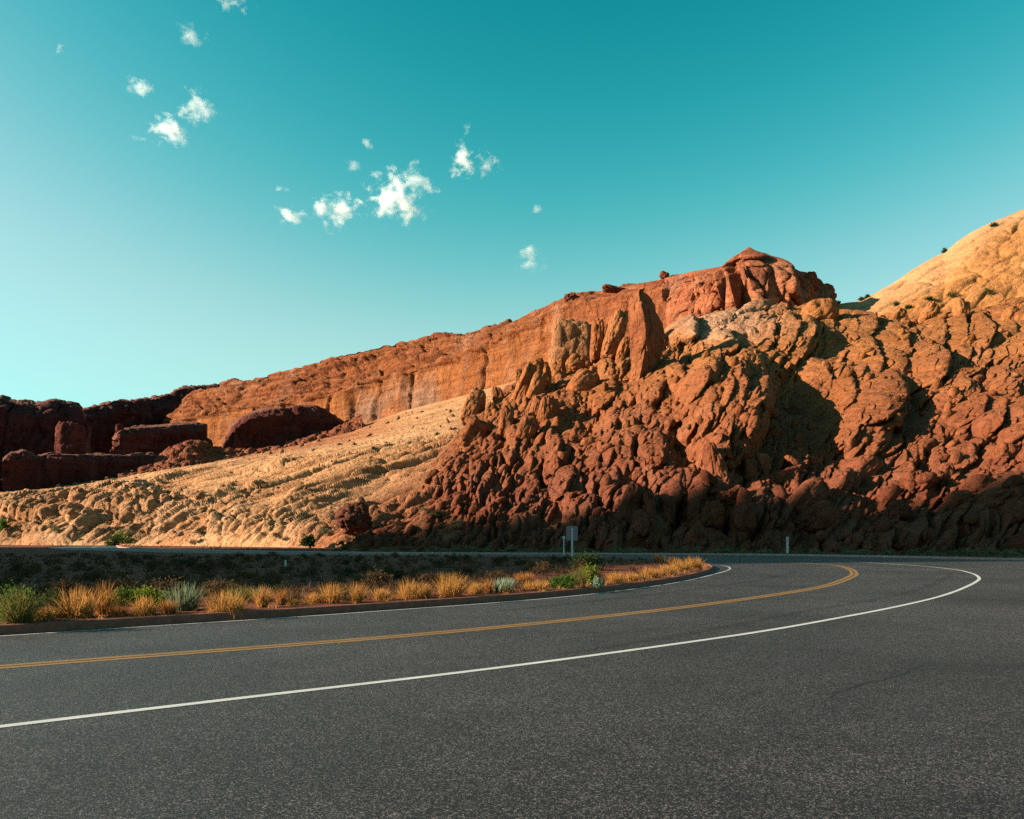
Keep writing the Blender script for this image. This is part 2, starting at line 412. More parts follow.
# conversion of rock outlines read in enlarged views: (x0, y0, pixels per unit, [(x, y, w, h, lean)])
ROCKS = [
 (440, 240, .254, [(130,660,85,120,22),(200,680,50,60,10),(230,625,50,75,-10),(330,600,80,170,18),(378,595,65,110,20),(420,570,38,120,0),
   (465,520,62,70,0),(385,505,45,60,10),(408,520,35,60,10),(310,537,30,45,0),(530,495,75,55,30),(655,500,58,95,0),(720,420,50,120,22),
   (420,690,85,110,15),(372,690,55,100,18),(340,760,85,110,20),(260,730,58,110,10),(130,780,95,115,25),(560,580,110,105,35),
   (640,600,85,115,40),(545,790,90,60,20),(945,335,120,105,-15)]),
 (640, 220, .254, [(150,410,115,105,-30),(320,465,95,65,0),(230,510,95,38,-70),(340,490,60,80,60),(120,610,85,105,10),(40,660,95,130,30),
   (180,680,85,140,28),(235,610,68,115,0),(270,720,75,160,22),(335,680,48,220,0),(460,610,58,110,0),(470,705,130,110,0),(700,385,140,85,0),
   (840,400,115,125,0),(850,545,85,170,-5),(955,530,105,185,0),(700,630,85,150,-22),(765,660,75,140,0),(620,480,62,180,20),(560,480,58,160,20),
   (880,720,140,190,38),(960,760,95,150,35),(660,580,70,60,30)]),
 (824, 200, .244, [(350,680,160,150,32),(430,540,78,130,10),(510,520,68,165,5),(610,550,78,110,10),(780,610,85,110,10),(690,715,95,60,-10),
   (280,760,110,115,30),(430,470,60,70,30),(560,460,55,75,10),(700,570,50,110,65),(640,640,55,50,0),(300,480,45,60,40),(760,480,60,70,30)]),
 (400, 380, .254, [(600,310,66,155,14),(700,235,78,58,20),(575,140,66,115,10),(530,130,46,105,10),(640,400,82,125,32),(690,380,38,118,15),
   (520,420,58,105,0),(900,510,85,150,18),(985,520,40,125,-5),(960,320,56,76,0),(1000,370,56,108,10),(760,320,50,70,25),(820,410,60,110,30),(440,250,60,110,12)]),
 (600, 380, .254, [(200,300,100,135,20),(240,350,82,145,28),(290,420,100,140,28),(360,440,100,105,30),(270,520,56,88,10),(160,570,56,78,0),
   (440,330,56,135,-8),(420,280,110,75,30),(470,360,56,105,-10),(720,385,70,95,65),(740,320,32,50,60),(510,460,60,105,60),(590,360,56,76,0),
   (810,470,110,150,45),(640,330,56,60,0),(560,560,100,85,0),(440,540,90,80,10),(960,420,105,110,20),(820,540,62,140,60),(900,560,85,80,0),(370,520,56,78,0)]),
 (800, 380, .254, [(330,140,48,110,18),(380,140,56,108,15),(610,120,120,115,30),(700,150,95,90,30),(810,170,105,115,15),(570,75,82,165,62),
   (520,230,58,88,0),(470,170,70,98,40),(330,250,60,108,60),(620,290,85,85,20),(850,100,70,60,0),(230,370,95,145,50),(440,410,66,78,0),
   (150,430,76,125,30),(800,300,85,65,10),(560,370,60,70,30),(700,420,110,60,10),(380,520,80,60,0),(620,480,90,60,0),(80,560,100,70,0)]),
]
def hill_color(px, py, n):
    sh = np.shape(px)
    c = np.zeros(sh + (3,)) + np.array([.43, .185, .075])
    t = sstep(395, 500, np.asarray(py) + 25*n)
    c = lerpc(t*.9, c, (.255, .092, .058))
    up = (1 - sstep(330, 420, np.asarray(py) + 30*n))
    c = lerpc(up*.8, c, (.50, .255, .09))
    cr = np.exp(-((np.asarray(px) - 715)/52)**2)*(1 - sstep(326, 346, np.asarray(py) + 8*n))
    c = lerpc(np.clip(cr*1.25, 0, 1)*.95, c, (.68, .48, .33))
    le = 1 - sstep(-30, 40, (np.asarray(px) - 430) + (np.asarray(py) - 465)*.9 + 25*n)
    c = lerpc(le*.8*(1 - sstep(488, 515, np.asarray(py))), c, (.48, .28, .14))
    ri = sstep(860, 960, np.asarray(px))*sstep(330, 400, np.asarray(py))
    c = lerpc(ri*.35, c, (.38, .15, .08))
    return c

def loose(px, py):
    return (px < 602 and py < 440) or (px > 700 and py > 455) or (py > 500) or (py < 318)

def build_hill():
    px = np.concatenate([cols(345, 1040, .8), cols(1043, 1330, 4)])
    X = [a for a, _ in HILLCREST]
    hd = lambda p: np.interp(p, *zip(*HCD))
    toe = lambda p: np.interp(p, [345, 500, 700, 850, 1024, 1330], [158, 142, 128, 120, 108, 92])
    cy = lambda p: np.interp(p, X, [b for _, b in HILLCREST])
    def lev(t, s):   # t: fraction of picture height toe->crest, s: fraction of depth
        return ('y', [(p, 549 + (cy(p) - 549)*t, toe(p) + (hd(p) - toe(p))*s) for p in range(345, 1331, 15)])
    r_ = ('z', [(p, toe(p) - 4, -3) for p in range(345, 1331, 15)])
    r0 = ('z', [(p, toe(p), .3) for p in range(345, 1331, 15)])
    r6 = ('y', [(p, cy(p) + 2, hd(p) + 14) for p in range(345, 1331, 15)])
    r7 = ('y', [(p, cy(p) + 30, hd(p) + 70) for p in range(345, 1331, 15)])
    S = sheet([r_, r0, lev(.22, .10), lev(.45, .24), lev(.65, .42), lev(.83, .66), lev(1, 1), r6, r7],
              [6, 90, 110, 100, 90, 90, 14, 16], px, sm=16)
    P = S.P
    A1, A2 = frame_mat((.40, .62, .68)), frame_mat((.66, .52, .54))
    mixr = sstep(800, 920, S.px + .25*(S.py - 420))
    wp = np.stack([fbm(P/26, 3, 91), fbm(P/26, 3, 92), fbm(P/26, 3, 93)], -1)
    def lumps(A):
        Q = P @ A.T
        a = pillow(Q/np.array([46, 9.5, 12.]) + wp*.5, 101, .85)
        b = pillow(Q/np.array([25, 3.5, 4.2]) + wp*.7, 102, .85)
        c = pillow(Q/np.array([8.5, 1.35, 1.6]) + wp*1.3, 103, .8)
        return a[0], b[0], c[0], b[2]
    La, Lb = lumps(A1), lumps(A2)
    k1, k2, k3, rr2 = (x*(1 - mixr) + y*mixr for x, y in zip(La, Lb))
    n = fbm(P/30, 3, 95)
    left = 1 - sstep(520, 640, S.px + .3*(S.py - 450))
    lower = sstep(430, 500, S.py)
    a1 = (5.6 - 2.2*left)*(.75 + .5*sstep(-.3, .3, n)); a2 = 2.1; a3 = .55*sstep(-.25, .35, fbm(P/16, 2, 97))
    fade = sstep(.7, 1.5, S.v)
    creamy = np.exp(-((S.px - 712)/58)**2)*(1 - sstep(335, 352, S.py))
    a1 = a1*(1 - .35*creamy); a2 = a2*(1 - .75*creamy); a3 = a3*(1 - .7*creamy)
    d = (k1*a1 - 4.0 + k2*a2*(.55 + .45*(1 - k1)) + k3*a3 + fbm(P/2.2, 4, 96)*.42)*(.25 + .75*fade)
    big = bumps(S, [
        (722, 408, 50, 66, 8, 19), (746, 405, 20, 44, 0, 6), (700, 385, 18, 40, 25, 5), (728, 380, 12, 40, 15, 5), (690, 372, 28, 24, -30, 7), (640, 430, 40, 50, 30, 7),
        (800, 408, 36, 46, 0, -9), (790, 390, 30, 22, 25, -6), (585, 425, 26, 22, 10, -6), (683, 352, 22, 22, 0, -9), (712, 350, 34, 16, 15, -7),
        (600, 470, 50, 60, 30, 4), (545, 420, 40, 45, 25, 5), (862, 405, 36, 56, 15, 13), (880, 345, 40, 35, 10, 8),
        (930, 370, 36, 40, 15, 8), (990, 400, 50, 34, 20, 5), (965, 335, 30, 26, 15, 6), (790, 330, 46, 22, 12, 8),
        (620, 520, 26, 40, 20, 5), (655, 500, 24, 50, 15, 6), (700, 490, 34, 40, 15, 5), (900, 470, 60, 30, 15, 4),
        (760, 505, 40, 26, 0, 4), (820, 470, 50, 16, -30, -3), (1000, 480, 60, 30, 0, 4), (480, 480, 60, 40, 30, 3), (740, 315, 40, 16, 0, 5)], True)
    # fused fins and slabs, combined by maximum so that they meet in sharp clefts
    jx, jy = fbm(P/7, 3, 131)*2.0, fbm(P/7, 3, 132)*2.0
    fins = np.zeros(P.shape[:2])
    FL = []
    for x0, y0, s_, lst in ROCKS:
        for zx, zy, w, h, ang in lst:
            cx, cy_ = x0 + zx*s_, y0 + zy*s_
            if not loose(cx, cy_): FL.append((cx, cy_, w*s_*.56, h*s_*.66, ang, 1.75))
    rg = np.random.default_rng(417)
    for k in range(820):
        cx, cy_ = rg.uniform(420, 1045), rg.uniform(318, 545)
        if cy_ < np.interp(cx, X, [b for _, b in HILLCREST]) + 10: continue
        if abs(cx - 712) < 50 and cy_ < 345: continue
        lo = cx + (cy_ - 450)*.6 < 585; rt = cx + .5*(cy_ - 420) > 880
        if lo: w_, h_, an = rg.uniform(3.2, 6.2), rg.uniform(13, 26), rg.normal(33, 6)
        elif rt: w_, h_, an = rg.uniform(4.5, 9.5), rg.uniform(9, 19), rg.normal(35, 14)
        else: w_, h_, an = rg.uniform(3.8, 8.5), rg.uniform(11, 25), rg.normal(17, 11)
        if rg.random() < .25: w_ *= .55; h_ *= .55
        FL.append((cx, cy_, w_, h_, an, rg.uniform(.75, 1.5)))
    n_big = len(FL)
    for k in range(1300):
        cx, cy_ = rg.uniform(430, 1045), rg.uniform(325, 548)
        if cy_ < np.interp(cx, X, [b for _, b in HILLCREST]) + 8 or (abs(cx - 712) < 50 and cy_ < 345): continue
        e_ = rg.uniform(2.0, 4.4); FL.append((cx, cy_, e_, e_*rg.uniform(1.1, 2.6), rg.normal(22 if cx < 860 else 34, 16), rg.uniform(1.0, 2.0)))
    fins0 = np.zeros_like(fins)
    for cx, cy_, w_, h_, ang, am in FL:
        if w_ < 4.5 and not fins0.any() and fins.any() and len(FL) > 0 and (cx, cy_) == FL[n_big][:2]: fins0 = fins.copy()
        a = math.radians(ang)
        m = (np.abs(S.px - cx) < 60) & (np.abs(S.py - cy_) < 60)
        dx = S.px[m] - cx + jx[m]; dy = S.py[m] - cy_ + jy[m]
        u = (dx*math.cos(a) + dy*math.sin(a))/w_; v = (-dx*math.sin(a) + dy*math.cos(a))/h_
        q = np.abs(u)**2.1 + np.abs(v)**2.3
        amp = min(w_, h_*.8)*P[..., 1][m]/F*am
        pr = (amp + (.75*fins0[m] if w_ < 4.5 else 0))*np.sqrt(np.clip(1 - q*q, 0, 1))*(1 + .42*np.clip(u, -1, 1) - .22*np.clip(v, -1, 1))
        fins[m] = np.maximum(fins[m], pr)
    inside_f = sstep(0.0, 2.0, fins)
    d = d*(1 - .66*inside_f)
    big = big + fins
    S.P = P + S.N*(d)[..., None]*np.array([1, 1, .8]) + (np.stack([-.12*big, -.95*big, -.95*big*(P[..., 2] - CAMH)/P[..., 1] + .1*big], -1))
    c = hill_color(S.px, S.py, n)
    c = lerpc(sstep(.15, .75, rr2)*.28, c, (.27, .10, .065))
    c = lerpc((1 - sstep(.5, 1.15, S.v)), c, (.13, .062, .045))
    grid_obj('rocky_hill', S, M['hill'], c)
    return S

# ---- smooth dome at the right
def build_dome():
    px = cols(800, 1420, 1.3)
    T = [(800, 318), (832, 305), (845, 303), (860, 301), (872, 295), (885, 287), (900, 278), (915, 268), (925, 262), (935, 257), (945, 253), (952, 247), (960, 240), (972, 232), (985, 225), (1000, 218), (1012, 213), (1024, 208), (1100, 182), (1250, 150), (1420, 140)]
    dd = lambda p: np.interp(p, [800, 900, 1024, 1200, 1420], [470, 455, 440, 420, 410])
    r_ = ('y', [(p, 345, dd(p) - 110) for p, y in T])
    r0 = ('y', [(p, 330, dd(p) - 100) for p, y in T])
    r1 = ('y', [(p, 330 + (y - 330)*.45, dd(p) - 82) for p, y in T])
    r2 = ('y', [(p, 330 + (y - 330)*.82, dd(p) - 45) for p, y in T])
    r3 = ('y', [(p, y, dd(p)) for p, y in T])
    r4 = ('y', [(p, y + 12, dd(p) + 130) for p, y in T])
    S = sheet([r_, r0, r1, r2, r3, r4], [8, 60, 60, 50, 20], px, sm=10)
    P = S.P
    A = frame_mat((.8, .2, .55))
    k1, q1, _ = pillow((P @ A.T)/np.array([60, 16, 30]) + .4*fbm(P/40, 3, 111)[..., None], 111, .7)
    k2, q2, r2_ = pillow((P @ A.T)/np.array([15, 5, 8]) + .5*fbm(P/20, 3, 112)[..., None], 112, .7)
    lowr = 1 - sstep(2.2, 3.4, S.v + .6*fbm(P/35, 3, 113) - .008*(S.px - 950))
    d = k1*3.5 - 2.2 + k2*1.7*lowr + fbm(P/5, 4, 114)*(.5 + .5*lowr)
    S.P = P + S.N*(d*(1 - .6*np.exp(-((S.v - 4)/.12)**2)))[..., None]
    c = np.zeros(P.shape) + np.array([.60, .41, .245])
    c = lerpc(lowr*.85, c, (.50, .27, .10))
    c = lerpc((1 - sstep(1.2, 2.0, S.v + .5*fbm(P/30, 2, 115)))*.6, c, (.42, .19, .08))
    grid_obj('sandstone_dome', S, M['dome'], c)
    return S

# ---- closed wall-like landforms: far mesas, fins
def wall(name, top, base_y, dfun, thick, mat, colr, seed, step=.8, led=5.0, amp=2.2, rows=(46, 14), tilt=0.0):
    x0, x1 = top[0][0], top[-1][0]
    px = cols(x0, x1, step)
    ed = lambda p: 1 - ((2*p - x0 - x1)/(x1 - x0))**16            # thin at the two ends
    ps = np.linspace(x0, x1, max(12, int((x1 - x0)/3)))
    ty = lambda p: np.interp(p, *zip(*top)); by = lambda p: np.interp(p, *zip(*base_y))
    rb = ('y', [(p, by(p), dfun(p) - thick*.12) for p in ps])
    r0 = ('y', [(p, by(p) + (ty(p) - by(p))*.25, dfun(p) - thick*.04) for p in ps])
    r1 = ('y', [(p, ty(p) + .12*(by(p) - ty(p)), dfun(p)) for p in ps])
    r2 = ('y', [(p, ty(p), dfun(p) + thick*.12*ed(p)) for p in ps])
    r3 = ('y', [(p, ty(p) + .5 - tilt*ed(p), dfun(p) + thick*.9*ed(p) + .5) for p in ps])
    r4 = ('y', [(p, by(p), dfun(p) + thick*ed(p) + 1) for p in ps])
    S = sheet([rb, r0, r1, r2, r3, r4], [rows[0]//3, rows[0], rows[1], rows[1], 10], px, sm=1, curved=False)
    P = S.P; lat = P[..., 0] + .3*P[..., 1]
    pb, q, r = pillow(np.stack([lat/10, P[..., 2]/34, P[..., 1]/22], -1) + .4*fbm(P/16, 3, seed)[..., None], seed, .9, True)
    p2, _, _ = pillow(np.stack([lat/4.5, P[..., 2]/5, P[..., 1]/7], -1) + .5*fbm(P/7, 3, seed + 1)[..., None], seed + 7, .9, True)
    jn = -(1 - sstep(0, .1, np.abs(vnoise(np.stack([lat/14, P[..., 2]/120, lat*0], -1), seed + 9))))*amp
    d = pb*amp*2 - amp + fbm(np.stack([lat/120, P[..., 2]/led, lat*0], -1), 3, seed + 3)*amp*1.3 + fbm(P/6, 4, seed + 5)*amp*.6 + jn + p2*amp*.7*sstep(1.4, 2.2, S.v)
    wgt = 1 - .35*np.exp(-((S.v - 3)/.2)**2)
    S.P = P + S.N*np.array([1, 1, .5])*(d*wgt)[..., None]
    c = np.zeros(P.shape) + np.array(colr)
    c = lerpc(sstep(2.9, 3.2, S.v)*.85, c, (.62, .40, .22))  # paler top rows paint sunlight onto the ledge tops
    return grid_obj(name, S, mat, c)

def build_far_left():
    wall('mesa', [(-135, 470), (-125, 412), (-110, 402), (-60, 400), (-10, 398), (4, 398), (8, 401), (30, 402.5), (34, 404), (50, 401), (61, 401.5), (64, 404), (72, 404), (79, 409), (86, 428), (90, 470)],
         [(-135, 500), (90, 500)], lambda p: 560 + .55*(p + 60), 140, M['mesa'], (.27, .115, .085), 201, 1.0, amp=3.5)
    wall('mesa', [(60, 440), (76, 416), (84, 410.5), (92, 408), (100, 406), (106, 403.5), (120, 401), (128, 402), (140, 399.5), (150, 398.5), (163, 397), (170, 394), (178, 389.5), (190, 387.5), (215, 385), (250, 392), (262, 430)],
         [(60, 500), (262, 480)], lambda p: 760 + 1.5*(p - 60), 160, M['mesa'], (.30, .12, .085), 211, .8, amp=4)
    # low fin in front, its shelf, and the tower on it
    wall('rock_fin', [(2, 462), (5, 459), (11, 453), (18, 453.5), (24, 451), (31, 454), (36, 457), (44, 455), (58, 454), (75, 455), (100, 455), (125, 456), (150, 455), (158, 457)],
         [(2, 505), (158, 505)], lambda p: 395 + .4*p, 40, M['mesa'], (.32, .13, .085), 221, .7, amp=1.6, tilt=1.8)
    wall('rock_fin', [(110, 452), (113, 446), (117, 432), (122, 430), (135, 428), (150, 427), (165, 426), (180, 425), (195, 424), (206, 426), (212, 452)],
         [(110, 480), (212, 480)], lambda p: 490 + .75*(p - 110), 60, M['mesa'], (.38, .16, .095), 231, .7, amp=1.6, tilt=2.5)
    # shaded alcove block below the cliff
    wall('rock_fin', [(222, 452), (226, 438), (232, 427), (242, 418), (254, 413), (268, 410), (285, 408), (300, 407), (316, 407), (328, 412), (340, 421), (352, 431), (356, 440)],
         [(222, 468), (356, 455)], lambda p: 520 + .5*(p - 222), 80, M['mesa'], (.36, .14, .08), 241, .7, amp=1.8, tilt=2.0)
    # red rubble mound
    px = cols(118, 362, .8)
    T = [(118, 476), (135, 474), (150, 463), (165, 452), (178, 443), (190, 440), (200, 441), (212, 447), (225, 449), (240, 450), (262, 450), (280, 445), (300, 439), (330, 430), (350, 421), (362, 414)]
    ps = [p for p, _ in T]; ty = lambda p: np.interp(p, *zip(*T))
    S = sheet([('y', [(p, 490 - .1*(p-118), 395 + .5*(p-118)) for p in ps]), ('y', [(p, 478 - .12*(p-118), 404 + .5*(p-118)) for p in ps]), ('y', [(p, ty(p), 450 + .5*(p-118)) for p in ps]), ('y', [(p, ty(p) + 22, 500 + .5*(p-118)) for p in ps])], [6, 60, 14], px, sm=6)
    P = S.P
    k1, q, r = pillow(P/np.array([7, 7, 5.]), 251, .8); k2, _, _ = pillow(P/2.6, 252, .8)
    S.P = P + S.N*(k1*3.6 + k2*1.3 - 2 + fbm(P/12, 3, 255)*2)[..., None]
    c = np.zeros(P.shape) + np.array([.33, .135, .08])
    grid_obj('rubble_mound', S, M['hill'], c)

# ---- unseen ridge added off frame at left, shaped to shade the valley floor
def build_shadow_caster():
    te = math.tan(SUN_EL)
    B = [(-95, -62, 0, 165), (-60, -24, 0, 165), (-30, 2, 0, 165), (-12, 18, 0, 165), (-4, 25.5, 0, 165), (.5, 32.5, 0, 165), (7, 47.5, 0, 165), (14, 57.5, 0, 170), (62, 70, 1, 260), (72, 84, 6, 420),
         (76, 100, 14, 560), (74, 125, 17, 620), (45, 140, 8, 620), (19, 150, 3, 620), (0, 160, 1, 620), (-25, 172, 0, 620), (-30, 176, -16, 620)]
    T = np.array([(bx + SUN_H[0]*L, by + SUN_H[1]*L, hz + L*te) for bx, by, hz, x0 in B for L in [(bx + x0)/.995]])
    t = np.linspace(0, len(B) - 1, 420)
    T = np.stack([np.interp(t, range(len(B)), T[:, k]) for k in range(3)], -1)
    T[:, 2] += (.3 + 3.6*sstep(85, 110, np.interp(t, range(len(B)), [b[1] for b in B])))*fbm(T/np.array([200, 13, 200]), 4, 303)*1.6
    rows = []
    for f, dz in ((0, -2), (0, 0.12), (0, .5), (0, .85), (0, 1), (30, 1), (60, .97), (75, .4), (90, -2)):
        q = T.copy(); q[:, 0] -= f
        q[:, 2] = -2 if dz == -2 else T[:, 2]*dz
        if dz in (.12, -2) and f == 0: q[:, 0] += 8
        rows.append(q)
    R = np.array(rows); out = []
    for i in range(len(R) - 1):
        for s in np.linspace(0, 1, 14, endpoint=(i == len(R) - 2)): out.append(R[i]*(1 - s) + R[i+1]*s)
    S = Sheet(); S.P = np.stack(out)
    S.P = np.concatenate([S.P[:, :1]*np.array([1, 1, 0]) - np.array([0, 0, 2]), S.P, S.P[:, -1:]*np.array([1, 1, 0]) - np.array([0, 0, 2])], 1)
    normals(S)
    P = S.P; d = fbm(P/np.array([9, 9, 40]), 4, 305)*3*(P[..., 2] > 1)
    S.P = P + np.array([1., 0, 0])*d[..., None]
    c = np.zeros(P.shape) + np.array([.36, .14, .08])
    grid_obj('mesa', S, M['mesa'], c)  # added shadow caster, never in view

# ------------------------------------------------------------------ rocks
def ico(sub):
    import bmesh
    bm = bmesh.new(); bmesh.ops.create_icosphere(bm, subdivisions=sub, radius=1)
    v = np.array([x.co[:] for x in bm.verts]); f = np.array([[x.index for x in p.verts] for p in bm.faces]); bm.free()
    return v, f
ICO = {k: ico(k) for k in (2, 3, 5)}

def rock_verts(a, b, c, seed, sub=5, power=2.6, rough=.16, cell=1.0):
    """a,b,c: half-axis vectors"""
    v, f = ICO[sub]
    r = (np.abs(v)**power).sum(1)**(-1/power)
    w = v*r[:, None]
    o = np.array([seed*3.1, seed*1.7, seed*.9])
    sc = 1 + rough*fbm(w*1.1 + o, 3, seed % 97)*1.6
    if sub > 2:
        k, q, _ = pillow(w*np.array([1.0, .7, 1.0])*1.2*cell + o + .4*fbm(w*1.3 + o, 3, 3)[:, None], seed % 89, .6, True)
        sc += (k - .6)*rough*1.5 + fbm(w*4.5 + o, 3, 5)*rough*.35
    w = w*sc[:, None]
    return w[:, :1]*a + w[:, 1:2]*b + w[:, 2:3]*c, f

def make_rock(name, ctr, a, b, c, seed, colr, mat, label, cat, group=None, power=2.6, rough=.16, cell=1.0, sub=5):
    v, f = rock_verts(np.array(a), np.array(b), np.array(c), seed, sub, power, rough, cell)
    col = np.zeros(v.shape) + np.array(colr)
    o = mesh_np(name, v, f, mat, col=col)
    o.location = ctr
    return tag(o, label, cat, group)

def axes_for(px, py, w, h, ang, d, back=.35, thick=None, nrm=None):
    s = d/F; a_ = math.radians(ang)
    up = np.array([math.sin(a_), 0, math.cos(a_)]); rt = np.array([math.cos(a_), 0, -math.sin(a_)])
    kb = np.array([0, back, 0])
    b = (up + kb)*h*.5*s; a = rt*w*.5*s
    t = thick if thick else .8*max(w, .55*h)*.5*s*1.6
    n = np.cross(a, b); n /= np.linalg.norm(n)
    return a, b, n*t

def build_boulders(H):
    pxf = H.px.ravel(); pyf = H.py.ravel(); Pf = H.P.reshape(-1, 3)
    vis = H.v.ravel() < 6.2
    proj = np.stack([CX + F*Pf[:, 0]/Pf[:, 1], HY - F*(Pf[:, 2] - CAMH)/Pf[:, 1]], -1)
    k = 0
    for x0, y0, s, lst in ROCKS:
        for zx, zy, w, h, ang in lst:
            px, py = x0 + zx*s, y0 + zy*s; w *= s; h *= s
            if not loose(px, py): continue
            dist = (proj[:, 0] - px)**2 + (proj[:, 1] - py)**2 + (~vis)*1e6
            near = np.argpartition(dist, 14)[:14]
            d = np.percentile(Pf[near, 1], 20)
            a, b, c = axes_for(px, py, w*.92, h*1.25, ang + random.uniform(-4, 4), d, back=.3)
            ctr = wpt(px, py, d - np.linalg.norm(c)*.12)
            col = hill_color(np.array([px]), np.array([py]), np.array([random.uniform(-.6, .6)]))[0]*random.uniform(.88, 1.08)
            if py > 470:
                lab, grp = 'weathered dark red boulder low on the shaded foot of the rocky hill', 'dark red boulders at the hill foot'
            elif px < 600 and py < 440:
                lab, grp = 'upright golden knob on the left shoulder of the hill below the long cliff', 'golden knobs on the left shoulder of the hill'
            elif px > 855:
                lab, grp = 'tilted orange boulder on the right flank below the pale dome', 'orange boulders below the pale dome'
            elif py < 345:
                lab, grp = 'large yellow orange block on the skyline below the red butte', 'blocks on the hill crest below the butte'
            else:
                lab, grp = 'rounded orange rock lump on the middle of the bouldery hillside', 'rounded rocks on the middle of the hill'
            make_rock('boulder', ctr, a, b, c, 13 + k*7, col, M['boulder'], lab, 'boulder', grp,
                      power=random.uniform(2.8, 4.6), rough=random.uniform(.09, .15), cell=random.uniform(.7, 1.1), sub=5)
            k += 1

def build_landmarks():
    O = (.45, .205, .08)
    def rk(name, px, py, w, h, ang, d, thick, col, label, cat, seed, power=3.2, rough=.12, cell=1.0, back=.08, mat='boulder', group=None):
        a, b, c = axes_for(px, py, w, h, ang, d, back, thick)
        return make_rock(name, wpt(px, py, d), a, b, c, seed, col, M[mat], label, cat, group, power, rough, cell)
    # the tall fin standing on the hill
    prof = [(626, 400, 24), (627, 384, 22), (629, 366, 18), (630, 350, 15), (630, 335, 14), (629, 322, 14), (628, 310, 15), (629, 300, 16), (632, 293, 14), (639, 287, 8), (645, 289, 5)]
    right = [(650, 400), (650, 384), (656, 370), (661, 358), (664, 345), (665, 333), (664, 322), (660, 312), (656, 304), (652, 297), (648, 291), (645, 290)]
    d0 = 266.0
    ys = np.linspace(402, 287.5, 110)
    lx = np.interp(ys, [p[1] for p in prof][::-1], [p[0] for p in prof][::-1])
    rx = np.interp(ys, [p[1] for p in right][::-1], [p[0] for p in right][::-1])
    V = []; n = 90
    for y, l, r in zip(ys, lx, rx):
        c = wpt((l + r)/2, y, d0); rr = (r - l)/2*d0/F; th = 5.5*(.35 + .65*min(1, (y - 284)/25))
        for j in range(n):
            t = 2*math.pi*j/n; cs, sn = math.cos(t), math.sin(t)
            V.append((c[0] + rr*np.sign(cs)*abs(cs)**1.75 - rr*.3*(sn < 0)*abs(sn), c[1] + (th*1.3*np.sign(sn)*abs(sn)**1.75) - (y - 345)*.05, c[2]))
    V = np.array(V); m = len(ys)
    cen = V.reshape(m, n, 3).mean(1, keepdims=True); dirn = (V.reshape(m, n, 3) - cen); dirn /= np.linalg.norm(dirn, axis=-1, keepdims=True) + 1e-6
    pb, q, _ = pillow(V/np.array([5, 5, 15.]) + .3*fbm(V/8, 3, 5)[:, None], 401, .8, True)
    V = V + dirn.reshape(-1, 3)*(pb*1.5 - 1.1 + fbm(V/2.5, 4, 403)*.7)[:, None]
    V = np.concatenate([V, [V[-n:].mean(0) + np.array([0, 0, .4])]])
    idx = np.arange(m*n).reshape(m, n)
    f4 = np.stack([idx[:-1], np.roll(idx[:-1], -1, 1), np.roll(idx[1:], -1, 1), idx[1:]], -1).reshape(-1, 4)
    f3 = np.array([[idx[-1, j], idx[-1, (j+1) % n], m*n] for j in range(n)])
    cc = np.zeros(V.shape) + np.array([.38, .165, .075])
    cc = lerpc(sstep(0, .5, fbm(V/6, 3, 405))*.5, cc, (.30, .11, .065))
    tag(mesh_np('rock_pinnacle', V, [f4, f3], M['boulder'], col=cc), 'tall leaning rock fin rising like a thumb from the crest of the bouldery hill', 'rock pinnacle')
    rk('rock_slab', 573, 347, 42, 50, 4, 332, 6, (.50, .29, .155), 'pale cream rock slab with flat face left of the tall fin', 'rock slab', 31, 4.5, .13, 1.1)
    rk('rock_column', 597, 341, 13, 42, 3, 316, 5, (.45, .205, .082), 'narrow orange rock column beside the pale cream slab', 'rock column', 37, 3.6, .1, 1.2)
    rk('rock_column', 614, 337, 18, 52, 16, 312, 6, (.45, .215, .088), 'broad leaning golden column between the narrow column and the tall fin', 'rock column', 41, 3.2, .12, 1.2)
    rk('rock_column', 623, 350, 10, 26, 20, 303, 3, O, 'short orange rib leaning against the foot of the tall fin', 'rock column', 43, 2.8, .1)
    rk('boulder', 664, 275.3, 9.5, 7.5, 20, 470, 2.2, (.30, .10, .06), 'small dark red boulder balanced alone on the cliff rim', 'boulder', 47, 3, .16, 1, 0)
    rk('boulder', 571, 299.5, 13, 11, 0, 512, 4, (.26, .10, .07), 'dark cleft block breaking the cliff rim above the pale slab', 'boulder', 53, 3.2, .2, 1.2, 0)
    rk('boulder', 614, 290, 26, 6, 12, 500, 5, (.30, .10, .06), 'flat dark capstone lying on the cliff rim beside the tall fin', 'boulder', 59, 3, .18, 1.4, 0)
    rk('boulder', 827, 293, 13, 18, -12, 418, 4, (.30, .10, .07), 'dark knob at the right end of the red butte', 'boulder', 61, 2.6, .14, 1, 0)
    rk('boulder', 811, 284, 12, 22, -8, 410, 4, (.36, .12, .075), 'rounded red knob on the right shoulder of the red butte', 'boulder', 67, 2.8, .14, 1, 0)
    # tower on the far shelf
    a, b, c = axes_for(69.5, 443, 21, 36, 0, 455, 0, 6)
    make_rock('rock_tower', wpt(69.5, 441, 455), a, b, c, 71, (.42, .17, .11), M['mesa'], 'squat rock tower on the shaded shelf below the far mesa', 'rock tower', None, 5, .13, 1.6)
    a, b, c = axes_for(119.5, 436, 6, 20, 0, 512, 0, 3)
    make_rock('rock_tower', wpt(119.5, 434, 512), a, b, c, 73, (.38, .15, .09), M['mesa'], 'slim rock pillar at the left end of the upper fin', 'rock tower', None, 4, .1, 1.3)
    # dark rock at the shaded edge of the slickrock
    rk('boulder', 355, 519, 36, 28, 10, 178, 4, (.20, .085, .06), 'dark lumpy rock at the edge of the pale slickrock slope', 'boulder', 79, 2.6, .25, 1.5, .2)
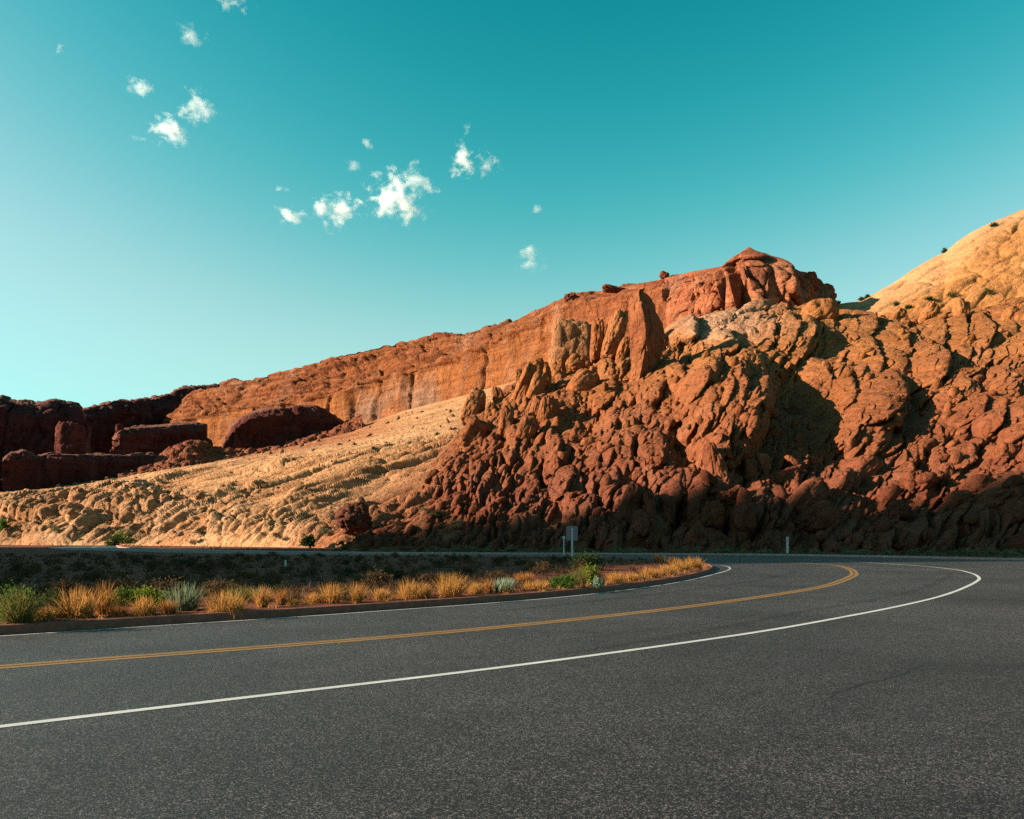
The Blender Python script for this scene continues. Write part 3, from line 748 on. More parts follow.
    rk('boulder', 180, 534, 8, 5, 0, 232, 1, (.62, .5, .42), 'bleached white boulder at the foot of the slickrock', 'boulder', 83, 2.6, .2, 1, 0)

def rubble(name, sheets, n, seed, label, cat, sizes, colf, sel):
    rg = np.random.default_rng(seed); V, Fc, C = [], [], []; off = 0
    v0, f0 = ICO[2]
    for S, cnt in zip(sheets, n):
        pool = np.flatnonzero(sel(S).ravel())
        ids = rg.choice(pool, cnt)
        Pf = S.P.reshape(-1, 3); Nf = S.N.reshape(-1, 3)
        for i in ids:
            r = sizes[0]*(sizes[1]/sizes[0])**(rg.random()**2.2)
            w = v0*(np.abs(v0)**2.6).sum(1, keepdims=True)**(-1/2.6)
            w = w*(1 + rg.normal(0, .09, (len(v0), 1)))
            ax = frame_mat(rg.normal(0, 1, 3) + np.array([.7, .6, 1.1]))
            w = (w*np.array([1.3, .8, .85])*r*rg.uniform(.75, 1.25, 3)) @ ax
            V.append(w + Pf[i] + Nf[i]*r*.25); Fc.append(f0 + off); off += len(v0)
            C.append(np.zeros((len(v0), 3)) + colf(S.px.ravel()[i], S.py.ravel()[i])*rg.uniform(.75, 1.12))
    o = mesh_np(name, np.concatenate(V), np.concatenate(Fc), M['boulder'], col=np.concatenate(C))
    tag(o, label, cat, None, 'stuff')

# ------------------------------------------------------------------ ground, road, kerb
def smooth_path(pts, step=.5, k=5):
    p = np.array(pts, float)
    s = np.concatenate([[0], np.cumsum(np.linalg.norm(np.diff(p, axis=0), axis=1))])
    t = np.arange(0, s[-1], step)
    q = np.stack([np.interp(t, s, p[:, i]) for i in range(p.shape[1])], -1)
    for _ in range(2):
        q2 = np.stack([gsm(q[:, i], k) for i in range(q.shape[1])], -1); q2[0] = q[0]; q2[-1] = q[-1]; q = q2
    return q

def left_normal(q):
    t = np.gradient(q, axis=0); t /= np.linalg.norm(t, axis=1, keepdims=True) + 1e-9
    return np.stack([-t[:, 1], t[:, 0]], -1)

def strip(name, path, w, z, mat, kind='structure'):
    n = left_normal(path)
    L = path + n*w/2; R = path - n*w/2
    v = np.concatenate([np.c_[L, np.full(len(L), z)], np.c_[R, np.full(len(R), z)]])
    k = len(L); i = np.arange(k - 1)
    f = np.stack([i + k, i + k + 1, i + 1, i], -1)
    o = mesh_np(name, v, f, mat, smooth=False); o['kind'] = kind
    return o

def pix_path(lst): return [gpt(x, y)[:2] for x, y in lst]

OUT_W = pix_path([(0, 727.3), (100, 714.6), (256, 696), (400, 680.3), (512, 666.5), (640, 649.2), (768, 631), (830, 619.6), (890, 608.3), (927, 600), (941, 596.4), (958, 590.5), (972, 584.3), (980.5, 579), (976, 574.6), (961, 570.2), (933, 567), (898, 564.4)])
OUT_W = [np.array([-13.5, .2])] + OUT_W + [np.array([25.0, 62.5]), np.array([20.5, 74]), np.array([12.5, 83.5]), np.array([0, 90.]), np.array([-14, 95.]), np.array([-32, 107.]), np.array([-60, 135]), np.array([-88, 178]), np.array([-113, 232]), np.array([-150, 330])]
YEL = pix_path([(0, 667), (100, 659.5), (200, 652), (300, 644.6), (400, 636.5), (480, 629.3), (560, 621.2), (640, 612.6), (700, 605.3), (726, 601.8), (780, 594.2), (824, 586.8), (843, 580.6), (855, 575), (853, 570.4), (845, 567.2), (836, 565.2)])
YEL = [np.array([-16.5, 3.0])] + YEL + [np.array([19.5, 68]), np.array([14, 76]), np.array([6, 82.5]), np.array([-4, 86]), np.array([-16, 90.5]), np.array([-35, 103.]), np.array([-63, 132]), np.array([-91, 176]), np.array([-116, 231])]
KERB = pix_path([(0, 635), (50, 631.5), (100, 628.3), (200, 621.8), (300, 615.8), (380, 609.8), (470, 603.6), (560, 596.4), (620, 589.6), (664, 583.3), (690, 578.4), (705, 574.2), (713, 570.8), (714, 568), (709, 566.2), (700, 565)])
KERB = [np.array([-21, 6.2]), np.array([-14.5, 10.])] + KERB + [np.array([11.3, 60.5]), np.array([9.3, 66.5]), np.array([5.5, 72]), np.array([0, 76]), np.array([-9, 79.5]), np.array([-22, 84]), np.array([-40, 99.]), np.array([-68, 129]), np.array([-96, 174]), np.array([-120, 230])]
FARK = pix_path([(1024, 560.4), (960, 559), (900, 557.6), (824, 556.2), (780, 555.6), (740, 555.2)])
FARK = [np.array([130, 38.]), np.array([70, 58.])] + FARK + [np.array([8, 95.]), np.array([-12, 99.5]), np.array([-30, 111.]), np.array([-56, 139]), np.array([-84, 181]), np.array([-109, 234])]

def poly_fill(name, outline, z, mat, kind='structure'):
    from mathutils.geometry import tessellate_polygon
    pts = [Vector((p[0], p[1], 0)) for p in outline]
    tri = tessellate_polygon([pts])
    a = []
    for t in tri:
        p, q, r = (pts[i] for i in t)
        a.append(t if (q - p).cross(r - p).z > 0 else (t[0], t[2], t[1]))
    o = mesh_np(name, [(p.x, p.y, z) for p in pts], np.array(a), mat, smooth=False)
    if kind: o['kind'] = kind
    return o

def asphalt_mat():
    m, nt, b, out = nmat('asphalt')
    g = coords(nt)
    def grain(scale, lo, hi, c1):
        vo = N(nt, 'ShaderNodeTexVoronoi', Scale=scale); nt.links.new(g, vo.inputs['Vector'])
        sp = nt.nodes.new('ShaderNodeSeparateColor'); nt.links.new(vo.outputs['Color'], sp.inputs[0])
        return ramp(nt, sp.outputs[0], lo, hi, (0, 0, 0, 1), c1), sp.outputs[1]
    base = noise(nt, g, 30.0, 5, .75)
    c = ramp(nt, base, .3, .72, (.004, .0038, .0044, 1), (.022, .0205, .0225, 1))
    g1, h1 = grain(120.0, .80, 1.0, (.30, .275, .28, 1))
    g2, h2 = grain(58.0, .88, 1.0, (.15, .138, .14, 1))
    g3, h3 = grain(13.0, .72, 1.0, (.013, .0122, .0128, 1))
    for gg in (g1, g2, g3): c = mixc(nt, 1.0, c, gg, 'ADD')
    big = noise(nt, g, .16, 6, .62, .5)
    c = mixc(nt, 1.0, c, ramp(nt, big, .32, .68, (.26, .248, .256, 1), (.74, .70, .71, 1)), 'MULTIPLY')
    patch = noise(nt, g, 1.1, 6, .68)
    c = mixc(nt, 1.0, c, ramp(nt, patch, .3, .7, (.76, .76, .77, 1), (1.16, 1.15, 1.14, 1)), 'MULTIPLY')
    nt.links.new(c, b.inputs['Base Color'])
    b.inputs['Roughness'].default_value = .6; b.inputs['Specular IOR Level'].default_value = .3
    n1 = bump(nt, b, h1, .9, .006)
    bump(nt, b, base, .8, .012, n1)
    return m

def paint_mat(name, col, wear):
    m, nt, b, out = nmat(name); g = coords(nt)
    n = noise(nt, g, 38, 5, .75); n2 = noise(nt, g, 2.2, 4, .6)
    mx = nt.nodes.new('ShaderNodeMath'); mx.operation = 'ADD'; nt.links.new(n, mx.inputs[0]); nt.links.new(n2, mx.inputs[1])
    f = ramp(nt, mx.outputs[0], wear, wear + .24)
    sp = noise(nt, g, 1.4, 3, .6)
    c = mixc(nt, ramp(nt, sp, .3, .7), tuple(x*.82 for x in col), col)
    c = mixc(nt, f, c, (.05, .05, .05))
    nt.links.new(c, b.inputs['Base Color']); b.inputs['Roughness'].default_value = .6
    bump(nt, b, n, .6, .006)
    return m

def simple_mat(name, col, rough=.8, nscale=3, var=.25, bstr=.4, bdist=.02, spec=.2):
    m, nt, b, out = nmat(name); g = coords(nt)
    n = noise(nt, g, nscale, 6, .65)
    c = mixc(nt, ramp(nt, n, .3, .7), tuple(x*(1 - var) for x in col), tuple(min(1, x*(1 + var)) for x in col))
    nt.links.new(c, b.inputs['Base Color']); b.inputs['Roughness'].default_value = rough
    b.inputs['Specular IOR Level'].default_value = spec
    bump(nt, b, n, bstr, bdist)
    return m

def soil_mat(name, a, b_, c_):
    m, nt, b, out = nmat(name); g = coords(nt)
    n = noise(nt, g, .35, 6, .65); n2 = noise(nt, g, 2.6, 6, .7); n3 = noise(nt, g, 9, 4, .7)
    c = mixc(nt, ramp(nt, n, .38, .62), a, b_)
    c = mixc(nt, ramp(nt, n2, .55, .7), c, c_)
    c = mixc(nt, 1.0, c, ramp(nt, n3, .3, .7, (.7, .7, .7, 1), (1.15, 1.15, 1.15, 1)), 'MULTIPLY')
    nt.links.new(c, b.inputs['Base Color']); b.inputs['Roughness'].default_value = .95
    b.inputs['Specular IOR Level'].default_value = .05
    bump(nt, b, n2, .8, .15)
    return m

M['asphalt'] = asphalt_mat()
M['white'] = paint_mat('white_paint', (.42, .425, .43), 1.14)
M['white_worn'] = paint_mat('worn_white_paint', (.38, .38, .385), 1.13)
M['yellow'] = paint_mat('yellow_paint', (.19, .10, .031), 1.02)
M['kerb'] = simple_mat('kerb_concrete', (.17, .058, .040), .9, 6, .3, .5, .02)
M['berm'] = simple_mat('berm_gravel', (.36, .175, .145), .95, 4, .3, .8, .05)
M['tar'] = simple_mat('tar', (.018, .018, .02), .7, 8, .2)
def tyre_mat():
    m, nt, b, out = nmat('tyre_rubber'); g = coords(nt)
    b.inputs['Base Color'].default_value = (.012, .011, .012, 1); b.inputs['Roughness'].default_value = .6
    tr = nt.nodes.new('ShaderNodeBsdfTransparent'); mx = nt.nodes.new('ShaderNodeMixShader')
    f = ramp(nt, noise(nt, g, 5.0, 7, .75), .34, .8, (0, 0, 0, 1), (.42, .42, .42, 1))
    nt.links.new(f, mx.inputs[0]); nt.links.new(tr.outputs[0], mx.inputs[1]); nt.links.new(b.outputs[0], mx.inputs[2]); nt.links.new(mx.outputs[0], out.inputs[0])
    return m
M['tyre'] = tyre_mat()
M['soil'] = soil_mat('valley_soil', (.10, .036, .025), (.15, .056, .037), (.16, .082, .050))
M['soil_red'] = soil_mat('median_soil', (.125, .039, .026), (.17, .053, .035), (.17, .075, .045))

def build_ground():
    # one sheet to the horizon, finer near the road
    ax = np.concatenate([-np.geomspace(9000, 160, 22), np.arange(-150, 151, 4.0), np.geomspace(160, 9000, 22)])
    ay = np.concatenate([-np.geomspace(9000, 60, 16), np.arange(-50, 331, 4.0), np.geomspace(345, 9000, 20)])
    X, Y = np.meshgrid(ax, ay)
    Z = -.10 + .0*X
    S = Sheet(); S.P = np.stack([X, Y, Z], -1)
    grid_obj('ground', S, M['soil'], None)

def build_road():
    kb = smooth_path(KERB, .5, 5); fk = smooth_path(FARK, .8, 4)
    outline = [np.array([-40, -30.]), np.array([130, -30.])] + list(fk) + list(kb[::-1])
    poly_fill('road', outline, 0.0, M['asphalt'])
    # median, level with the kerb top
    n = left_normal(kb)
    back = kb + n*.20
    face_t = kb + n*.05
    hz = .155
    out2 = list(back) + [np.array([-150, 200.]), np.array([-130, 60.]), np.array([-60, 6.])]
    # relief of the median: grid clipped by distance from the kerb is left to the plants; a plain sheet holds them
    poly_fill('median_ground', out2, hz - .012, M['soil_red'])
    prof = [(kb, -.05), (kb + n*.012, hz*.55), (kb + n*.03, hz*.93), (kb + n*.055, hz), (kb + n*.17, hz), (back + n*.02, hz - .05)]
    v = np.concatenate([np.c_[p, np.full(len(p), z)] for p, z in prof]); k = len(kb); i = np.arange(k - 1)
    f = np.concatenate([np.stack([j*k + i, j*k + i + 1, (j+1)*k + i + 1, (j+1)*k + i], -1)[:, ::-1] for j in range(len(prof) - 1)])
    o = mesh_np('kerb', v, f, M['kerb'], smooth=False); o['kind'] = 'structure'
    # gravelly kerb along the far edge
    n2 = left_normal(fk)
    prof = [(fk + n2*.02, -.05), (fk, .10), (fk - n2*.25, .17), (fk - n2*1.1, .15), (fk - n2*1.7, -.12)]
    v = np.concatenate([np.c_[p, np.full(len(p), z)] for p, z in prof]); k = len(fk); i = np.arange(k - 1)
    f = np.concatenate([np.stack([j*k + i, j*k + i + 1, (j+1)*k + i + 1, (j+1)*k + i], -1) for j in range(len(prof) - 1)])
    o = mesh_np('verge', v, f, M['berm'], smooth=False); o['kind'] = 'structure'
    z = .004
    strip('road_marking', smooth_path(OUT_W, .4, 5), .125, z, M['white'])
    yl = smooth_path(YEL, .4, 5); nn = left_normal(yl)
    strip('road_marking', yl + nn*.11, .165, z, M['yellow']); strip('road_marking', yl - nn*.11, .165, z, M['yellow'])
    # white edge line hugging the kerb, swinging wide round the tip
    IN = pix_path([(0, 636.4), (100, 629.6), (200, 623), (300, 617), (380, 611), (470, 604.8), (560, 597.6), (620, 590.8), (664, 584.8), (690, 580), (712, 575), (724, 571.8), (731, 568.8), (728, 566.4), (718, 564.8), (704, 563.4)])
    IN = [np.array([-20.9, 6.0]), np.array([-14.4, 9.8])] + IN + [np.array([12.2, 61]), np.array([10., 67.3]), np.array([6, 72.8]), np.array([.3, 76.9]), np.array([-8.8, 80.4]), np.array([-21.6, 84.9]), np.array([-39.4, 100.]), np.array([-67.3, 129.8]), np.array([-95.2, 174.6])]
    strip('road_marking', smooth_path(IN, .4, 4), .085, z, M['white_worn'])
    for pts, w in (([(500, 611), (600, 600.5), (664, 593), (711, 587), (758, 580.6), (783, 575.6), (796, 571)], .34), ([(560, 655), (700, 632), (800, 612), (860, 602.5), (905, 593.5), (935, 584), (949, 577), (950, 572)], .26)):
        strip('tyre_mark', smooth_path(pix_path(pts), .3, 4), w, z*.7, M['tyre'])
    for pts, w in (([(822, 697), (837, 692), (875, 681), (912, 670), (930, 665)], .016), ([(760, 728), (792, 735), (825, 743), (857, 751), (870, 753)], .013),
                   ([(560, 640), (700, 625), (760, 614)], .015)):
        p = smooth_path(pix_path(pts), .12, 3)
        p = p + np.stack([fbm(np.c_[p*3.1, p[:, :1]*0], 3, 5), fbm(np.c_[p*3.1, p[:, :1]*0], 3, 9)], -1)*.10
        strip('road_crack', p, w, z*.8, M['tar'])

# ------------------------------------------------------------------ plants
def leaf_mat(name, col, trans=.45, var=.3):
    m = bpy.data.materials.new(name); m.use_nodes = True; nt = m.node_tree; nt.nodes.clear()
    out = nt.nodes.new('ShaderNodeOutputMaterial'); g = coords(nt)
    n = noise(nt, g, 9, 4, .6)
    c = mixc(nt, ramp(nt, n, .3, .7), tuple(x*(1 - var) for x in col), tuple(x*(1 + var) for x in col))
    d = nt.nodes.new('ShaderNodeBsdfDiffuse'); t = nt.nodes.new('ShaderNodeBsdfTranslucent'); mx = nt.nodes.new('ShaderNodeMixShader')
    mx.inputs[0].default_value = trans
    nt.links.new(c, d.inputs[0]); nt.links.new(c, t.inputs[0]); nt.links.new(d.outputs[0], mx.inputs[1]); nt.links.new(t.outputs[0], mx.inputs[2])
    nt.links.new(mx.outputs[0], out.inputs[0]); return m
M['straw'] = leaf_mat('dry_grass', (.38, .185, .054)); M['straw_red'] = leaf_mat('russet_grass', (0.300, 0.128, 0.041))
M['green'] = leaf_mat('green_leaf', (0.060, 0.100, 0.020)); M['lime'] = leaf_mat('bright_leaf', (0.128, 0.150, 0.022))
M['sage'] = leaf_mat('sage_leaf', (0.128, 0.150, 0.090)); M['mint'] = leaf_mat('silver_leaf', (0.203, 0.255, 0.173))
M['dark_green'] = leaf_mat('dark_leaf', (0.036, 0.056, 0.018)); M['olive'] = leaf_mat('olive_leaf', (0.128, 0.109, 0.034))
M['scrub'] = leaf_mat('scrub_leaf', (0.042, 0.043, 0.021), .3); M['scrub_brown'] = leaf_mat('dry_scrub', (0.085, 0.049, 0.026), .3)
M['scrub_grey'] = leaf_mat('grey_scrub', (.13, .125, .065), .3)
M['stem'] = simple_mat('stem', (.12, .075, .045), .9)

def blades(w, h, n, wid, rg, lean=.5, straight=.5):
    """a tuft of thin tapering blades with curved tips"""
    ang = rg.uniform(0, 2*math.pi, n); r = np.sqrt(rg.random(n))*w*.30
    L = h*rg.uniform(.45, 1.08, n); tilt = rg.normal(0, lean, n)*.55 + r/(w*.3)*lean*.75
    bx, by = r*np.cos(ang), r*np.sin(ang); az = ang + rg.normal(0, .5, n)
    dx, dy = np.cos(az), np.sin(az); V = []
    sx, sy = -np.sin(az + rg.normal(0, .8, n)), np.cos(az + rg.normal(0, .8, n))
    for t, ww in ((0, 1.), (.4, .85), (.75, .6), (1, .12)):
        th = tilt*(straight + (1.5 - straight)*t)
        x = bx + dx*L*t*np.sin(th); y = by + dy*L*t*np.sin(th); zz = L*t*np.cos(th)
        hw = wid*ww*.5
        V.append(np.stack([x - sx*hw, y - sy*hw, zz], -1)); V.append(np.stack([x + sx*hw, y + sy*hw, zz], -1))
    V = np.stack(V, 1).reshape(-1, 3); b = np.arange(n)[:, None]*8
    f = np.concatenate([b + np.array([2*k, 2*k + 1, 2*k + 3, 2*k + 2]) for k in range(3)])
    return V, f

def leaves(w, h, n, size, rg, dome=.8, clumps=9):
    """leaf faces gathered in clumps on a dome, plus the twig mesh"""
    cc = rg.normal(0, 1, (clumps, 3)); cc /= np.linalg.norm(cc, axis=1, keepdims=True); cc[:, 2] = np.abs(cc[:, 2])
    cc *= rg.uniform(.45, .85, (clumps, 1))*np.array([w/2, w/2, h*dome]); cc[:, 2] += h*.12
    k = rg.integers(0, clumps, n)
    p = cc[k] + rg.normal(0, 1, (n, 3))*np.array([w*.13, w*.13, h*.16])
    p[:, 2] = np.abs(p[:, 2]) + .01
    a = rg.normal(0, 1, (n, 3)) + np.array([0, 0, .5]); a /= np.linalg.norm(a, axis=1, keepdims=True)
    b = np.cross(a, rg.normal(0, 1, (n, 3))); b /= np.linalg.norm(b, axis=1, keepdims=True)
    s = size*rg.uniform(.6, 1.4, (n, 1))
    V = np.stack([p, p + a*s*.5 + b*s*.28, p + a*s, p + a*s*.5 - b*s*.28], 1).reshape(-1, 3)
    f = np.arange(n*4).reshape(-1, 4)
    tw = []; tf = []; o = 0
    for q in cc:
        for j in range(2):
            e = q*rg.uniform(.8, 1.1); r = .006 + .004*w
            for t, rr in ((0, r), (.5, r*.75), (1, r*.4)):
                c = e*t*np.array([1, 1, 1]) + np.array([0, 0, 0.02*math.sin(t*3)])
                for m in range(4): tw.append(c + rr*np.array([math.cos(m*1.57), math.sin(m*1.57), 0]))
            for t in range(2):
                for m in range(4): tf.append((o + t*4 + m, o + t*4 + (m+1) % 4, o + t*4 + 4 + (m+1) % 4, o + t*4 + 4 + m))
            o += 12
    return V, f, np.array(tw), np.array(tf)

def tuft(px, py, wpx, hpx, mat, label, z=.15, seed=0, lean=.5, n=260, wid=.013, name='grass_clump', cat='grass clump', group=None, d=None):
    py = py - 2.2
    p = gpt(px, py, z) if d is None else np.array([(px - CX)/F*d, d, z])
    s = p[1]/F; rg = np.random.default_rng(seed)
    v, f = blades(wpx*s*1.05, hpx*s*.95, n, max(wid, s*.55), rg, lean)
    o = mesh_np(name, v, f, M[mat], smooth=False); o.location = p - np.array([0, 0, .02]); tag(o, label, cat, group)
    return o

def bush(px, py, wpx, hpx, mat, label, z=.15, seed=0, n=1500, size=None, name='shrub', cat='shrub', group=None, clumps=11):
    p = gpt(px, py, z); s = p[1]/F; rg = np.random.default_rng(seed)
    v, f, tv, tf = leaves(wpx*s, hpx*s*.92, n, size or max(.05, s*2.4), rg, clumps=clumps)
    e = empty(name, p - np.array([0, 0, .02])); tag(e, label, cat, group)
    mesh_np('foliage', v, f, M[mat], e, smooth=False); mesh_np('stem', tv, tf, M['stem'], e)
    return e

def build_plants():
    B = 'back of the kerb'
    T = [  # px, base y, w, h, material, kind, label
     (14, 622, 46, 44, 'green', 'b', 'large leafy green bush at the left end of the roadside plants'),
     (20, 625, 34, 40, 'olive', 't', 'tall olive yellow grass in front of the leftmost green bush'),
     (50, 617, 34, 28, 'dark_green', 'b', 'dark green bush between the olive grass and a golden clump'),
     (78, 619, 42, 34, 'straw', 't', 'wide golden grass clump right of the dark green bush'),
     (46, 622, 24, 17, 'straw', 't', 'low golden grass below the dark green bush'),
     (103, 616, 18, 36, 'straw_red', 't', 'narrow russet grass spire beside the wide golden clump'),
     (121, 606, 32, 20, 'green', 'b', 'low rounded green bush behind the russet grass'),
     (144, 606, 30, 24, 'lime', 'b', 'yellow green bush behind a golden mound of grass'),
     (144, 617, 28, 22, 'straw', 'm', 'dense golden mound of grass with a dark shaded base at left'),
     (117, 617, 26, 12, 'straw_red', 't', 'short russet tuft left of the dense golden mound'),
     (165, 606, 20, 18, 'lime', 'b', 'small bright bush beside the grey green sagebrush'),
     (168, 615, 20, 16, 'straw_red', 't', 'short russet grass in front of the grey green sagebrush'),
     (184, 612, 42, 30, 'sage', 's', 'tall grey green sagebrush with upright stems'),
     (226, 613, 46, 25, 'straw', 'm', 'broad golden grass mound right of the tall sagebrush'),
     (243, 603, 48, 18, 'olive', 't', 'olive grass patch behind the broad golden mound'),
     (262, 609, 14, 24, 'straw', 't', 'slim upright golden tuft right of the broad mound'),
     (281, 607, 10, 20, 'straw_red', 't', 'thin straw wisps standing alone between two golden tufts'),
     (293, 607, 14, 9, 'straw', 't', 'small pale tuft beside the lone straw wisps'),
     (314, 605, 20, 13, 'straw', 't', 'low golden tuft left of a taller golden clump'),
     (331, 605, 22, 23, 'straw', 't', 'tall golden clump left of a small green plant'),
     (343, 598, 16, 12, 'dark_green', 'b', 'small dull green plant between two golden clumps'),
     (357, 604, 14, 22, 'straw', 't', 'upright golden tuft right of the small green plant'),
     (381, 602, 22, 15, 'straw', 't', 'squat golden tuft in the gap of the verge'),
     (411, 600, 34, 21, 'straw', 'm', 'full golden clump with dark base left of the biggest clump'),
     (426, 599, 10, 15, 'straw', 't', 'thin golden tuft leaning from the full golden clump'),
     (451, 598, 34, 26, 'straw', 't', 'biggest golden clump in the middle of the kerb'),
     (475, 596, 18, 14, 'straw', 't', 'golden tuft right of the biggest clump'),
     (488, 595, 12, 16, 'straw_red', 't', 'russet tuft left of the silvery plant'),
     (504, 593, 30, 15, 'mint', 's', 'silvery mint plant with upright leaves among golden grass'),
     (525, 585, 24, 13, 'straw_red', 't', 'dry brown grass behind the silvery plant'),
     (536, 592, 34, 12, 'straw', 't', 'long low golden grass right of the silvery plant'),
     (562, 588, 28, 15, 'green', 'b', 'dark green bush at left of the bright green pair'),
     (580, 588, 14, 22, 'olive', 't', 'yellow stems between the dark and the bright green bush'),
     (591, 584, 22, 22, 'lime', 'b', 'bright yellow green bush by the road sign'),
     (597, 587, 12, 10, 'mint', 'b', 'pale green sprout in front of the bright green bush'),
     (583, 570, 36, 20, 'dark_green', 'b', 'dark green bush at the foot of the road sign'),
     (615, 585, 24, 13, 'straw', 't', 'golden tuft right of the pale green sprout'),
     (632, 583, 18, 10, 'straw', 't', 'short golden tuft before the bend'),
     (650, 580, 24, 13, 'straw', 't', 'golden clump where the kerb begins to bend'),
     (666, 577, 20, 12, 'straw', 't', 'golden clump on the bend of the kerb'),
     (679, 573.5, 22, 14, 'straw', 't', 'golden clump near the tip of the kerb'),
     (693, 570, 20, 13, 'straw', 't', 'rightmost golden clump at the tip of the kerb'),
     (659, 565, 11, 10, 'straw_red', 't', 'brown tuft set back behind the bend'),
     (673, 566, 16, 8, 'straw_red', 't', 'brown low tuft behind the rightmost clumps'),
    ]
    for k, (px, py, w, h, mat, kind, lab) in enumerate(T):
        if kind == 'b': bush(px, py, w, h, mat, lab, seed=500 + k, n=1500 if w > 18 else 700)
        elif kind == 'm': tuft(px, py, w*1.1, h, mat, lab, seed=500 + k, lean=1.0, n=520)
        elif kind == 's': tuft(px, py, w, h, mat, lab, seed=500 + k, lean=.45, n=380, wid=.02, name='sagebrush', cat='shrub')
        else: tuft(px, py, w, h, mat, lab, seed=500 + k, lean=.55, n=int(120 + w*8))
    # straw litter along the back of the kerb
    kb = smooth_path(KERB, .5, 5); nrm = left_normal(kb); rg = np.random.default_rng(77)
    s_ = np.flatnonzero((kb[:, 1] > 9) & (kb[:, 1] < 58) & (kb[:, 0] > -16)); V, Fc, off = [], [], 0
    for i in range(230):
        j = rg.choice(s_); p = kb[j] + nrm[j]*rg.uniform(.22, 1.0 + rg.random()*1.2)
        v, f = blades(rg.uniform(.1, .3), rg.uniform(.05, .22), 14, .014, rg, .8)
        V.append(v + np.array([p[0], p[1], .14])); Fc.append(f + off); off += len(v)
    tag(mesh_np('grass', np.concatenate(V), np.concatenate(Fc), M['straw'], smooth=False), 'short dry straw growing in a strip behind the kerb', 'grass', None, 'stuff')

def inside(p, poly):
    x, y = p; r = False; j = len(poly) - 1
    for i in range(len(poly)):
        if (poly[i][1] > y) != (poly[j][1] > y) and x < (poly[j][0] - poly[i][0])*(y - poly[i][1])/(poly[j][1] - poly[i][1]) + poly[i][0]: r = not r
        j = i
    return r

def build_scrub():
    kb = smooth_path(KERB, 2.0, 3); fk = smooth_path(FARK, 2.0, 3)
    road = [np.array([-40, -30.]), np.array([130, -30.])] + list(fk) + list(kb[::-1])
    rg = np.random.default_rng(91)
    protos = {}
    for mat in ('scrub', 'scrub_brown', 'scrub_grey'):
        L = []
        for k in range(4):
            v, f, tv, tf = leaves(1.0, .62, 520, .085, rg, clumps=8)
            me = [mesh_np('foliage', v, f, M[mat], smooth=False), mesh_np('stem', tv, tf, M['stem'])]
            L.append([o.data for o in me])
            for o in me: bpy.data.objects.remove(o)
        protos[mat] = L
    def put(p, z, s, mat, label, group, name='scrub_bush'):
        e = empty(name, (p[0], p[1], z)); e.rotation_euler[2] = rg.uniform(0, 6.28)
        e.scale = (s*rg.uniform(.9, 1.3), s*rg.uniform(.9, 1.3), s*rg.uniform(.75, 1.1)); tag(e, label, 'shrub', group)
        fm, sm = protos[mat][rg.integers(0, 4)]
        for nm, me in (('foliage', fm), ('stem', sm)):
            o = bpy.data.objects.new(nm, me); COL.objects.link(o); o.parent = e
    # valley floor inside the bend
    c = 0
    while c < 130:
        px = rg.uniform(-60, 690); py = 556 + 45*rg.random()**1.6
        p = gpt(px, py, .15)
        q = p[:2]
        dk = np.min(np.linalg.norm(kb - q, axis=1))
        if dk < 4.5 or inside(q, road): continue
        m = 'scrub' if rg.random() < .3 else 'scrub_brown'
        lab = 'low dull green scrub bush on the shaded valley floor inside the bend' if m == 'scrub' else 'low dry brown scrub bush on the shaded valley floor inside the bend'
        put(q, .13, rg.uniform(.45, .95), m, lab, 'green scrub inside the bend' if m == 'scrub' else 'brown scrub inside the bend'); c += 1
    c = 0
    while c < 150:
        px = rg.uniform(330, 1060); d = np.interp(px, [330, 500, 700, 850, 1060], [150, 130, 118, 108, 95]) - rg.random()**1.5*np.interp(px, [330, 700, 1060], [30, 16, 12]) + 3
        q = np.array([(px - CX)/F*d, d])
        if inside(q, road) or np.min(np.linalg.norm(fk - q, axis=1)) < 2.2: continue
        m = 'scrub_grey' if rg.random() < .7 else 'scrub_brown'
        lab = 'grey green desert scrub bush between the far road edge and the hill' if m == 'scrub_grey' else 'brown desert scrub bush between the far road edge and the hill'
        put(q, -.1, rg.uniform(.7, 1.7), m, lab, 'grey green scrub along the hill foot' if m == 'scrub_grey' else 'brown scrub along the hill foot'); c += 1
    Pf, Nf = PALE.P.reshape(-1, 3), PALE.N.reshape(-1, 3)
    pool = np.flatnonzero(((PALE.v > 1.0) & (PALE.v < 3.2) & (PALE.px > 0) & (PALE.px < 470)).ravel())
    wgt = sstep(-.1, .4, fbm(Pf[pool]/25, 3, 333)) + .08 + .5*(PALE.v.ravel()[pool] < 1.35)
    for i in rg.choice(pool, 90, replace=False, p=wgt/wgt.sum()):
        p = Pf[i]
        put(p[:2], p[2] - .1, rg.uniform(1.3, 3.2), 'scrub' if rg.random() < .7 else 'scrub_grey', 'dark desert shrub rooted in a crack of the pale slickrock slope', 'shrubs on the slickrock slope', 'desert_shrub')
    # low ground cover
    V, Fc, off = [], [], 0
    for i in range(2600):
        if i < 1700:
            px = rg.uniform(-150, 700); py = 556 + 48*rg.random()**1.5; q = gpt(px, py, .14)[:2]; z = .14
            if inside(q, road) or np.min(np.linalg.norm(kb - q, axis=1)) < .8: continue
        else:
            px = rg.uniform(-100, 1150); d = rg.uniform(78, 260 if px < 330 else 130); q = np.array([(px - CX)/F*d, d]); z = -.1
            if inside(q, road): continue
        v, f = blades(rg.uniform(.25, .8), rg.uniform(.1, .4), 16, .02 + .0006*q[1], rg, .9)
        V.append(v + np.array([q[0], q[1], z])); Fc.append(f + off); off += len(v)
    tag(mesh_np('ground_cover', np.concatenate(V), np.concatenate(Fc), M['scrub_brown'], smooth=False), 'dry low weeds scattered over the valley floor', 'ground cover', None, 'stuff')

